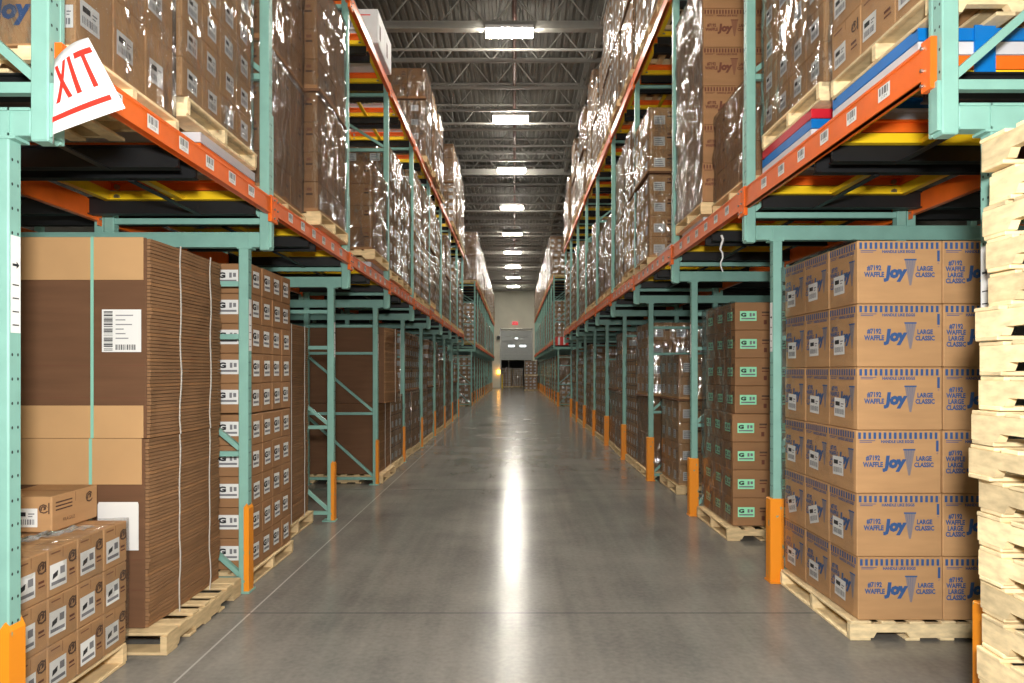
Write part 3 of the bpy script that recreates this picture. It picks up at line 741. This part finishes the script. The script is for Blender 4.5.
# ---- generic printed load of individual cartons
def carton_load(side, xf, y0, z0, nx, ny, nz, dx, dy, h, m_, style, desc, group, side_label=(0,0,.15,.12), front_label=None, dark=True, solid=False, jit=.003, green=False, logo=False):
    def sp(m):
        fc = Face(m, (-side*dx/2, 0, h/2), (0, -side, 0), (0,0,1))
        if dark:
            fc.text('✻' if False else '@', dy*.3, h*.2, min(h*.2, .045), INKDK, .04)
            fc.rect(dy*.4, dy*.44, h*.08, h*.3, INKDK); fc.rect(dy*.2, dy*.38, -h*.12, -h*.07, INKBR); fc.rect(dy*.2, dy*.4, -h*.2, -h*.17, INKBR)
            fc.rect(-dy*.4, -dy*.1, h*.38, h*.41, INKBR2)
    def fp(m):
        fc = Face(m, (0, -dy/2, h/2), (1,0,0), (0,0,1))
        if logo: fc.text('Joy', -.05, -.03, .085, INKBL, .05, 1, .12); fc.rect(-dx*.45, -dx*.2, h*.3, h*.34, INKBL)
        if dark:
            fc.rect(dx*.2, dx*.4, h*.1, h*.16, INKDK); fc.rect(dx*.2, dx*.38, h*.0, h*.04, INKBR); fc.rect(dx*.25, dx*.33, -h*.3, -h*.14, INKBR)
    ps, pf = printed(sp), printed(fp)
    def SL(rot, da=0, db=0):
        a, b, ww, hh = side_label
        return printed(lambda m: ship_label(Face(m, (-side*dx/2, 0, h/2), (0, -side, 0), (0,0,1)), a+da, b+db, ww, hh, rot, green, style))
    sl = [SL(0), SL(.02, .008), SL(-.03, -.006, .006)] if side_label else []
    fl_ = None
    if front_label: fl_ = printed(lambda m: ship_label(Face(m, (0, -dy/2, h/2), (1,0,0), (0,0,1)), *front_label, 0, green, style))
    for k in range(nz):
        for i in range(nx):
            for j in range(ny):
                if i > 0 and j > 0 and k < nz-1 and not solid: continue
                if i == 0: pos = ('front corner', 'second along aisle', 'third along aisle', 'fourth along aisle', 'fifth along aisle')[j] if j < ny-1 or ny < 2 else 'far aisle corner'
                else: pos = '%s row in, %s' % (ORD[i], 'front' if j == 0 else '%s back' % ORD[j])
                P = [q for q, c in ((ps, i == 0), (pf, j == 0)) if c and q]
                Lb = ([sl[R.randrange(3)]] if (i == 0 and sl) else [])+([fl_] if (j == 0 and fl_) else [])
                carton('%s, %s, %s' % (desc, lay(k, nz), pos), (side*(xf+dx*(i+.5))+R.uniform(-jit,jit), y0+dy*(j+.5)+R.uniform(-jit/2,jit/2), z0+k*h), (dx-.003, dy-.004, h), m_, P, Lb, group)
# left front low load
pallet_thing('wooden pallet under the low load of cartons by the near teal post', (-2.82, 3.44, 0), 1.1, 1.12, .128, 0, 9)
carton_load(-1, 2.27, 2.868, .13, 2, 5, 3, .40, .226, .237, KRAFT, 2, 'small carton with black badge sticker on low load', 'cartons of the low load by the near post', side_label=(-.04, -.02, .125, .12), dark=True, solid=True)
_p = printed(lambda m: (Face(m, (0, -.2, .1), (1,0,0), (0,0,1)).text('@', .125, .03, .036, INKDK, .04), Face(m, (0, -.2, .1), (1,0,0), (0,0,1)).rect(.152, .159, 0, .06, INKDK),
     [Face(m, (.17, 0, .1), (0,1,0), (0,0,1)).rect(-.17, -.03, .05-q*.02, .058-q*.02, INKDK) for q in range(3)], Face(m, (.17, 0, .1), (0,1,0), (0,0,1)).text('@', .12, .04, .045, INKDK, .04),
     Face(m, (.17, 0, .1), (0,1,0), (0,0,1)).text('FRAGILE', -.06, -.05, .02, INKDK)))
_l = printed(lambda m: ship_label(Face(m, (0, -.2, .1), (1,0,0), (0,0,1)), .03, -.02, .13, .1, 0, False, 0))
carton('single carton lying alone on top of the low load', (-2.65, 3.86, .846), (.34, .4, .195), KRAFT, [_p], [_l], None)
thing('stretch_wrap', 'green tinted film round the low load of small cartons', 'film', (-2.27-.41, 3.435, .13), me=film_mesh(.815, 1.14, .72, .006, 5, FILML, z0=.0, off=.008))
# crumpled green film on the top edge
def crumple():
    v, f = [], []; nu, nv = 26, 8
    for i in range(nu):
        for j in range(nv):
            a = i/(nu-1); b = j/(nv-1)
            p = Vector((a*5, b*3, 1.3)); d = noise.noise_vector(p*2.2)*.03
            v.append((-2.56+.2*a+b*.07+d.x*.5, 3.2+.44*a+b*.1+d.y, .855+.02*math.sin(b*3.1)+abs(d.z)*.9))
    for i in range(nu-1):
        for j in range(nv-1): f.append((i*nv+j, i*nv+j+1, (i+1)*nv+j+1, (i+1)*nv+j))
    thing('loose_film', 'crumpled green plastic film lying on the low load', 'film', me=flat_mesh('loose_film', v, f, None, [FILMG], True))
crumple()

# ---- bundles of flattened cartons
def bundle(label, xf, y0, y1, z0, z1, W=1.12, seed=1, lab=False, bulge=.05, flaps=True, side=-1, straps=(.28, .72)):
    t = thing('flattened_carton_bundle', label, 'cardboard bundle', (side*xf, y0, z0))
    r = random.Random(seed); D = y1-y0; H = z1-z0; n = int(H/.022); m = MB(); ny = 14
    shp = [noise.noise(Vector((k*.31, seed, 0)))*.012 for k in range(n)]
    for k in range(n):
        a, b = H*k/n, H*(k+1)/n-.0035; e0 = shp[k]+r.uniform(-.0035, .0035); grp = .006 if (k//6) % 2 else 0
        # outline of one folded sheet; its aisle edge bows out a little towards the middle
        ed = []
        for j in range(ny+1):
            u = j/ny; bow = bulge*math.sin(math.pi*u)*(.6+.4*math.sin(k/n*7+seed))+.01*noise.noise(Vector((u*6, k*.12, seed)))
            ed.append((-side*(bow+e0*.6+grp*.5)*1.0, D*u))
        pts = [(side*W, 0), (side*W, D)]+[(x, y) for x, y in reversed(ed)]
        yo = r.uniform(-.004, .004)
        nn = len(m.v); q = len(pts); i = m.mi(SHEET if k % 7 else KRAFT2)
        m.v += [(x, y+yo, a) for x, y in pts]+[(x, y+yo, b) for x, y in pts]
        m.f += [tuple(range(nn, nn+q)), tuple(range(nn+2*q-1, nn+q-1, -1))]+[(nn+j, nn+(j+1) % q, nn+q+(j+1) % q, nn+q+j) for j in range(q)]; m.m += [i]*(q+2)
    ob('sheets', m.mesh('sheets'), t)
    m = MB(); m.box(side*W, side*.015, -.016, -.007, .0, H, KRAFTD, .003)
    for zz in (H*.2, H*.36, H*.84): m.box(side*W, side*.015, -.0168, -.016, zz, zz+.0025, INKBR)
    ob('front_panel', m.mesh('front_panel'), t)
    if flaps:
        for a, b in ((H-.26, H+.002), (.0, .2)) if z0 > 1 else ((H-.28, H+.002),):
            m = MB(); m.box(side*W, side*.03, -.026, -.018, a, b, FLAP, .002); o = ob('flap', m.mesh('flap'), t); o['label'] = 'paler folded flap'
        for x in (.34, .88):
            m = MB(); m.box(side*(x-.009), side*(x+.009), -.03, -.027, 0, H, STRAP); m.box(side*(x-.009), side*(x+.009), -.03, D*.9, H+.003, H+.006, STRAP); ob('strap', m.mesh('strap'), t)
    for q, u in enumerate(straps):
        pts = [Vector((-side*(bulge*math.sin(math.pi*u)+.028+.008*noise.noise(Vector((zz*5, q, seed)))), D*u+.012*noise.noise(Vector((zz*4, seed, q+3))), H*zz)) for zz in [i/12 for i in range(13)]]
        m = MB()
        for a, b in zip(pts, pts[1:]): m.bar(a, b, .005, .01, TWINE)
        ob('side_strap', m.mesh('side_strap'), t)
    if lab:
        m = MB(); fc = Face(m, (side*.16, -.0265, H*.535), (1,0,0), (0,0,1), .002)
        w2, h2 = .12, .13; fc.rect(-w2, w2, -h2, h2, PAPER)
        for k in range(22): 
            a = h2*.85-k*.011; fc.rect(-w2*.9, -w2*.45, a, a+R.choice((.003,.005,.008)), INK, .003)
        for k in range(6): fc.rect(-w2*.3, w2*R.uniform(.1,.6), h2*.7-k*.028, h2*.7-k*.028+.006, INKF, .003)
        x = -w2*.3
        while x < w2*.75: q = R.choice((.003,.005,.007)); fc.rect(x, x+q, -h2*.9, -h2*.65, INK, .003); x += q+.005
        ob('shipping_label', flat_build(m, 'shipping_label'), t)
pallet_thing('wooden pallet under the flattened carton bundles next to the low load', (-2.70, 4.665, 0), 1.12, 1.22, .135, 1, 21)
bundle('lower bundle of flattened brown cartons behind the low load', 2.25, 4.2, 5.2, .137, 1.298, seed=4, bulge=.035)
bundle('upper bundle of flattened brown cartons with a large white label', 2.24, 4.2, 5.2, 1.302, 2.53, seed=9, lab=True, bulge=.03)
m = MB(); fc = Face(m, (0, 0, 0), (1,0,0), (0,0,1), 0)
for k in range(5): m.box(-.13+k*.003, .12, -.004-k*.002, -.003-k*.002, -.28+k*.01, .0+k*.004, PAPER)
tag(ob('packing_list', m.mesh('packing_list'), None, (-2.41, 4.165, .9)), 'white paper sheet hanging on the lower flattened carton bundle', 'paper')

# ---- left floor: G-label cartons, second bay
pallet_thing('wooden pallet under the tall load of G label cartons', (-2.64, 5.93, 0), 1.1, 1.05, .12, 0, 31)
carton_load(-1, 2.1, 5.45, .125, 2, 4, 5, .40, .24, .248, KRAFT2, 1, 'G label carton, lower half of the load', 'lower G label cartons in the second bay', side_label=(-.02, .0, .13, .13), front_label=(.015, .01, .17, .115), dark=False)
carton_load(-1, 2.105, 5.46, 1.375, 2, 4, 5, .40, .24, .24, KRAFT2, 1, 'G label carton, upper half of the load', 'upper G label cartons in the second bay', side_label=(-.02, .0, .13, .13), front_label=(.015, .01, .17, .115), dark=False)
bundle('flattened carton bundle deep in the second bay behind the G label cartons', 2.33, 6.7, 7.7, .14, 2.2, seed=14, flaps=False, bulge=.03)
pallet_thing('wooden pallet under the bundle deep in the second bay', (-2.85, 7.2, 0), 1.15, 1.05, .135, 0, 33)
# ---- left floor: flattened cartons, fourth bay
pallet_thing('wooden pallet under the leaning flattened carton bundles in the fourth bay', (-2.6, 10.95, 0), 1.2, 1.1, .135, 0, 37)
bundle('lower flattened carton bundle in the fourth bay beyond the empty bay', 2.1, 10.45, 11.5, .14, 1.22, seed=17, flaps=False, bulge=.05, W=1.3)
bundle('upper flattened carton bundle in the fourth bay, bulging over the aisle', 1.98, 10.45, 11.5, 1.225, 2.38, seed=19, flaps=False, bulge=.1, W=1.4)

# ---- right floor: green-label cartons
pallet_thing('old wooden pallet under the green label cartons', (2.74, 7.45, 0), 1.2, 1.15, .13, 0, 41)
carton_load(1, 2.22, 6.95, .135, 2, 3, 4, .39, .35, .285, KRAFT2, 1, 'green label carton, lower half', 'lower green label cartons', side_label=(.02, .0, .17, .09), front_label=(-.06, .0, .17, .1), green=True)
carton_load(1, 2.25, 6.97, 1.277, 2, 3, 4, .39, .35, .285, KRAFT2, 1, 'green label carton, upper half', 'upper green label cartons', side_label=(.02, .0, .17, .09), front_label=(-.06, .0, .17, .1), green=True)
thing('stretch_wrap', 'clear film round the aisle side of the green label cartons', 'film', (2.22+.39, 7.49, .14), me=film_mesh(.79, 1.06, 2.28, .02, 8, FILM, z0=.0, off=.012, nofront=True))

# ---- stack of bare pallets
names = ['bottom'] + ORD[1:]
for k in range(19):
    h = .1412; a = 2.86+R.uniform(-.018, .012); xf = (1.965 if k > 13 else 1.94)+R.uniform(-.014, .014)
    if k in (9, 10): xf -= .03
    nm = 'second from the top' if k == 17 else 'topmost' if k == 18 else 'at the very bottom' if k == 0 else '%s from the floor' % ORD[k]
    pallet_thing('bare wooden pallet %s of the tall pallet stack%s' % (nm, ', red painted edge' if k in (5, 6) else ''), (xf+.52, a-.61, k*h), 1.22, 1.04, h-.002, 1, 100+k, rz=R.uniform(-.02, .02), w=WOODN, group='stack of bare pallets beside the aisle', red=k in (5, 6))

# ------------------------------------------------------------------ fill both racks
def bay_name(sd, k, sec): return '%s bay%s, %s' % (ORD[k], ' beyond gap' if sec else '', sd['name'])
def fill(side):
    sd = SIDE[side]
    for sec, Y in ((0, sd['frames']), (1, L2Y)):
        for k, y in enumerate(Y):
            frame(sd, y, 'teal upright frame, %s along the %s%s' % (ORD[k], sd['name'], ' beyond its gap' if sec else ''), not sec)
        for k in range(len(Y)-1):
            y0, y1 = Y[k], Y[k+1]; bn = bay_name(sd, k, sec)
            beam(sd, y0, y1, 1, 'orange first level beam with barcode labels, ' + bn, not sec)
            beam(sd, y0, y1, 2, 'orange second level beam high up, ' + bn, False)
            if not sec: 
                cross_beam(sd, y0, y1, 3.19, 'orange inner beam behind the first level carts, ' + bn)
                if k < 3: cross_beam(sd, y0, y1, 4.46, 'orange innermost beam behind the first level carts, ' + bn)
            for half in (0, 1):
                yc = y0+.075+(y1-y0-.075)*(.26 if half == 0 else .74)
                wh = '%s lane, %s' % ('near' if half == 0 else 'far', bn)
                for lvl in (1, 2):
                    n = 1 if sec else R.choice((1, 2, 2, 3))
                    if not sec and side < 0 and lvl == 1 and k == 0: n = (0, 3)[half]
                    if not sec and side > 0 and lvl == 1 and k == 0: n = (4, 5)[half]
                    if k > 5 and not sec: n = 1
                    zz = lane(sd, yc, lvl, n, ('first level, ' if lvl == 1 else 'second level, ')+wh)
                    key = (side, sec, k, half, lvl); place(sd, key, yc, zz, wh)
                place(sd, (side, sec, k, half, 0), yc, 0.0, wh)
LVN = ['on floor', 'first level', 'second level']
def wl(sd, key, yc, z, kinds, wh, xf=1.92, detail=None, blk=None, film=0):
    side, sec, k, half, lvl = key
    if detail is None: detail = (not sec) and yc < 12.5 and lvl != 2
    for n, hk in enumerate(kinds):
        b = R.randrange(3) if blk is None else blk; f = film if film is None else R.randrange(3)
        d = {0:'brown', 1:'tan', 2:'plain'}[b]
        lb = '%s wrapped load%s, %s, %s' % (d, '' if len(kinds) == 1 else (', upper' if n else ', lower'), LVN[lvl], wh)
        z = wload(side, xf+R.uniform(-.02, .03), yc+R.uniform(-.02, .02), z+.001, hk, lb, detail, b, f, R.uniform(-.015, .015), 'pallet loads of the ' + sd['name'], pal=(n == 0))
    return z
def place(sd, key, yc, z, wh):
    side, sec, k, half, lvl = key
    if lvl == 1 and sec == 0:
        if side < 0:
            if k == 0 and half == 0:
                pallet_thing('pale pallet behind the EXIT sign on the first level', (-2.47, 3.42, z), 1.14, .9, .12, 0, 51, w=WOODN)
                carton_load(-1, 1.915, 2.98, z+.122, 2, 3, 3, .46, .285, .37, KRAFT, 0, 'wrapped carton beside the EXIT sign', 'cartons beside the EXIT sign', side_label=(-.05, -.02, .14, .12), front_label=(.185, -.06, .075, .1), dark=False, logo=True)
                thing('stretch_wrap', 'clear film round the cartons beside the EXIT sign', 'film', (-1.915-.46, 2.98+.4275, z+.122), me=film_mesh(.925, .86, 1.11, .008, 15, FILM, z0=.0, off=.008))
                return
            if k == 0:
                pallet_thing('pale pallet on the grey cart above the EXIT side orange beam', (-2.47, 4.5, z), 1.14, 1.07, .12, 0, 52, w=WOODN)
                carton_load(-1, 1.93, 3.96, z+.122, 2, 4, 7, .4, .262, .228, KRAFT, 0, 'square label carton in film over the orange beam', 'square label cartons over the orange beam', side_label=(0, 0, .125, .12), front_label=None, dark=False, jit=.002)
                thing('stretch_wrap', 'clear film round the square label cartons', 'film', (-1.93-.4, 3.96+.524, z+.122), me=film_mesh(.805, 1.055, 1.6, .012, 16, FILM, z0=-.05, off=.01))
                return
            if k == 1: return wl(sd, key, yc, z, ('low', 'low'), wh, 2.03 if half == 0 else 1.9, blk=(2, 2)[half])
            if k == 2 and half == 0: return
            if k == 2: return wl(sd, key, yc-.1, z, ('low',), wh, 1.88, blk=2)
            if k == 3: return wl(sd, key, yc, z, ('tall',), wh, blk=0)
        else:
            if k == 0:
                y0 = (3.17, 4.33)[half]; ny = 3
                pallet_thing(('pale pallet on the blue cart', 'pale pallet on the red cart')[half], (2.5, y0+.5, z), 1.14, 1.0, .12, 0, 61+half, w=WOODN)
                carton_load(1, 1.96, y0, z+.122, 2, (3, 4)[half], (3, 5)[half], .4, (.35, .262)[half], (.31, .255)[half], KRAFT, 0, ('large carton over the blue cart', 'small label carton over the red cart')[half],
                            ('large cartons over the blue cart', 'small label cartons over the red cart')[half], side_label=((-.07, -.03, .14, .12), (0, 0, .12, .12))[half], dark=half == 0, jit=.002)
                thing('stretch_wrap', ('clear film round the large cartons over the blue cart', 'clear film round the small label cartons over the red cart')[half], 'film', (1.96+.4, y0+.525, z+.122),
                      me=film_mesh(.805, 1.055, (.94, 1.28)[half], .012, 26+half, FILML if half == 0 else FILM, z0=-.04, off=.01))
                return
            if k == 1 and half == 0: return wl(sd, key, yc+.02, z, ('half',), wh, 1.99, blk=2)
            if k == 1:
                pallet_thing('pallet under the brown printed cone cartons on the first level', (2.45, yc, z), 1.14, 1.1, .12, 0, 71)
                joy_brown(1.9, yc-.55, z+.122, 6)
                thing('stretch_wrap', 'clear film round the brown printed cone cartons', 'film', (1.9+.5, yc+.01, z+.122), me=film_mesh(1.0, 1.11, 2.34, .02, 44, FILM2, z0=.0, off=.012, nofront=True))
                return
            if k == 2 and half == 0: return
            if k == 2: return wl(sd, key, yc, z, ('low', 'half'), wh, 1.86, blk=1)
        return wl(sd, key, yc, z, R.choice((('tall',), ('low', 'low'), ('low', 'low'), ('mid',), ('tall',))), wh, detail=False if k > 4 else None)
    if lvl == 2 and sec == 0:
        if side < 0:
            if k in (0, 1): return
            if k == 2 and half == 1:
                white_load(z, yc); return
            if k == 2: return
            if k in (3, 6) : return
            if k == 4 and half == 0: return
            return wl(sd, key, yc, z, ('low', 'short') if k < 6 else ('low', 'low'), wh, 1.84, detail=k < 6)
        if k < 2: return
        if k == 2 or k == 3: return wl(sd, key, yc, z, ('low', 'low'), wh, 1.86, detail=False)
        return wl(sd, key, yc, z, R.choice((('low', 'low'), ('low', 'half'), ('tall',), ('low', 'mid') if k < 6 else ('mid',))), wh, R.choice((1.83, 1.86, 1.92)))
    if lvl == 0 and sec == 0:
        if k == 0: return
        if side < 0:
            if k in (1, 2) or (k == 3 and half == 0): return
            if k == 3: return wl(sd, key, yc, z, ('low',), wh, 2.1, detail=False)
            return wl(sd, key, yc, z, R.choice((('low', 'low'), ('tall',), ('low', 'short'))), wh, 2.12)
        if k == 1 or (k == 2 and half == 0): return
        if k == 2: return wl(sd, key, yc, z, ('low', 'short'), wh, 2.26, blk=1)
        return wl(sd, key, yc, z, R.choice((('low', 'low'), ('tall',), ('low', 'short'))), wh, 2.15)
    # beyond the gap
    if lvl == 2: return wl(sd, key, yc, z, ('low',) if (side > 0 and k == 0) else ('low', 'low'), wh, 1.84)
    if k > 8 and lvl == 0 and side < 0: return wl(sd, key, yc, z, ('low', 'low'), wh, 2.15)
    return wl(sd, key, yc, z, ('low', 'low') if lvl == 0 else ('tall',), wh, 2.12 if lvl == 0 else 1.93)
def white_load(z, yc):
    t = thing('white_carton_load', 'white cartons with blue print on the second level', 'pallet load', (-(1.83+.55), yc, z))
    for i in range(2):
        m = MB(); m.box(-.55, .55, -.5+i*.5, -.003+i*.5, .0, .46, WHITEBOX, .01); ob('carton', m.mesh('carton'), t)
    m = MB(); fc = Face(m, (0, -.5, .25), (1,0,0), (0,0,1), .002)
    fc.text('IEL', .25, .0, .09, INKBL, .02); fc.rect(.0, .45, .12, .135, SIGNR); fc.rect(.05, .3, -.14, -.1, INKBL)
    fc2 = Face(m, (.55, 0, .25), (0,1,0), (0,0,1), .002); fc2.rect(-.4, -.3, -.15, .05, INKBL2); fc2.rect(.1, .2, -.15, .05, INKBL2)
    ob('printing', flat_build(m, 'printing'), t)
fill(-1); fill(1)

# ------------------------------------------------------------------ EXIT sign, bent round the near post
def exit_sign():
    Yp = 2.66
    def W(px, py, y=Yp): return Vector(((px-514.5)*y/683, y, CH+(371-py)*y/683))
    TL, TR, BR, BL = W(50, 57), W(88, 37.5), W(125, 108), W(51, 133)
    def P(u, v, e=0.0):
        """u: 0 at the fold, 1 at the free edge, below 0 on the part bent back along the post; v: 0 bottom, 1 top"""
        if u >= 0:
            a = BL.lerp(BR, u); b = TL.lerp(TR, u); p = a.lerp(b, v)
            # the sheet bows: starts along the post and swings towards the lens
            p = p+Vector((0, .02*(1-u)**2.2*(.5+.7*v), .012*math.sin(math.pi*u)*v))
            return p+Vector((0, -e, 0))
        p = BL.lerp(TL, v)+Vector((0, .02*(.5+.7*v), 0))
        return p+Vector((u*.15, -u*.22, 0))+Vector((e, 0, 0))
    def sheet(us, vs, mt, e, back=None):
        v = []; f = []
        for u in us:
            for w_ in vs: v.append(tuple(P(u, w_, e)))
        n = len(vs)
        for i in range(len(us)-1):
            for j in range(n-1): f.append((i*n+j, (i+1)*n+j, (i+1)*n+j+1, i*n+j+1))
        return v, f
    us = [-.5+i*.05 for i in range(31)]; vs = [j/8 for j in range(9)]
    v, f = sheet(us, vs, None, 0)
    me = flat_mesh('exit_sign', v, f, None, [SIGNW], True)
    t = thing('exit_sign', 'bent white EXIT sign with red letters hanging from the teal post', 'sign', me=me)
    sm = t.modifiers.new('thick', 'SOLIDIFY'); sm.thickness = .004; sm.offset = -1
    def strokes(lst, name):
        V, F = [], []
        for (a0, b0, a1, b1, wd) in lst:     # thick stroke from (a0,b0) to (a1,b1) in sheet units, wd wide in u
            for i in range(6):
                p0 = i/6; p1 = (i+1)/6
                if abs(b1-b0) > abs(a1-a0)*.8:
                    q = [(a0+(a1-a0)*p0-wd/2, b0+(b1-b0)*p0), (a0+(a1-a0)*p0+wd/2, b0+(b1-b0)*p0), (a0+(a1-a0)*p1+wd/2, b0+(b1-b0)*p1), (a0+(a1-a0)*p1-wd/2, b0+(b1-b0)*p1)]
                else:
                    q = [(a0+(a1-a0)*p0, b0-wd/2), (a0+(a1-a0)*p1, b0-wd/2), (a0+(a1-a0)*p1, b0+wd/2), (a0+(a1-a0)*p0, b0+wd/2)]
                n = len(V); V += [tuple(P(a, b, .0035)) for a, b in q]; F.append((n, n+1, n+2, n+3))
        ob(name, flat_mesh(name, V, F, None, [SIGNR]), t)
    strokes([(-.36, .37, -.36, .87, .06), (-.36, .84, -.1, .84, .07), (-.36, .62, -.14, .62, .07), (-.36, .4, -.02, .4, .07)], 'letter')
    strokes([(.08, .87, .32, .37, .075), (.29, .87, .1, .37, .075)], 'letter')
    strokes([(.4, .87, .48, .37, .085)], 'letter')
    strokes([(.53, .835, .95, .835, .075), (.72, .8, .76, .37, .085)], 'letter')
    strokes([(-.3, .185, .0, .185, .07), (0, .185, .9, .185, .07)], 'underline')
exit_sign()

# ------------------------------------------------------------------ loads waiting in the far doorway
wload(1, .87, 59.0, 0, 'low', 'wrapped load standing in the aisle before the far doorway, lower', False, 0, 0)
wload(1, .89, 59.0, 1.295, 'low', 'wrapped load standing in the aisle before the far doorway, upper', False, 0, 1)
for i, (x, y, h) in enumerate(((-.95, 71.6, 'tall'), (.2, 72.6, 'tall'), (-.9, 74.6, 'tall'), (1.44, 72.2, 'mid'))):
    wload(1, x-.4, y, 0, h, 'wrapped load in the dark beyond the doorway, %s' % ('beside the bollard', 'in the middle', 'deepest inside', 'behind the load in the aisle')[i], False, i % 3, i % 3)
# a small red and white carton at the end of the first level beyond the gap
m = MB(); m.box(1.98, 2.62, 33.165, 33.195, 2.96, 3.38, SIGNR, .004)
for q in (2.16, 2.42): m.box(q-.05, q+.05, 33.16, 33.166, 2.99, 3.35, SIGNW)
thing('marker_board', 'small red and white board on the first frame beyond the gap', 'sign', me=m.mesh('marker_board'))
# foil strip dangling under the second bay's beam
m = MB(); pv = None
for i in range(9):
    p = Vector((2.02+.012*math.sin(i*1.7), 6.66+.01*math.cos(i*2.1), 3.04-.045*i)); 
    if pv: m.bar(pv, p, .022*(1-i/14), .004, PAPER)
    pv = p
thing('dangling_tape', 'twisted strip of torn film hanging below the orange beam', 'tape', me=m.mesh('dangling_tape'))
print('cartons', ncart_things, 'objects', len(bpy.data.objects))
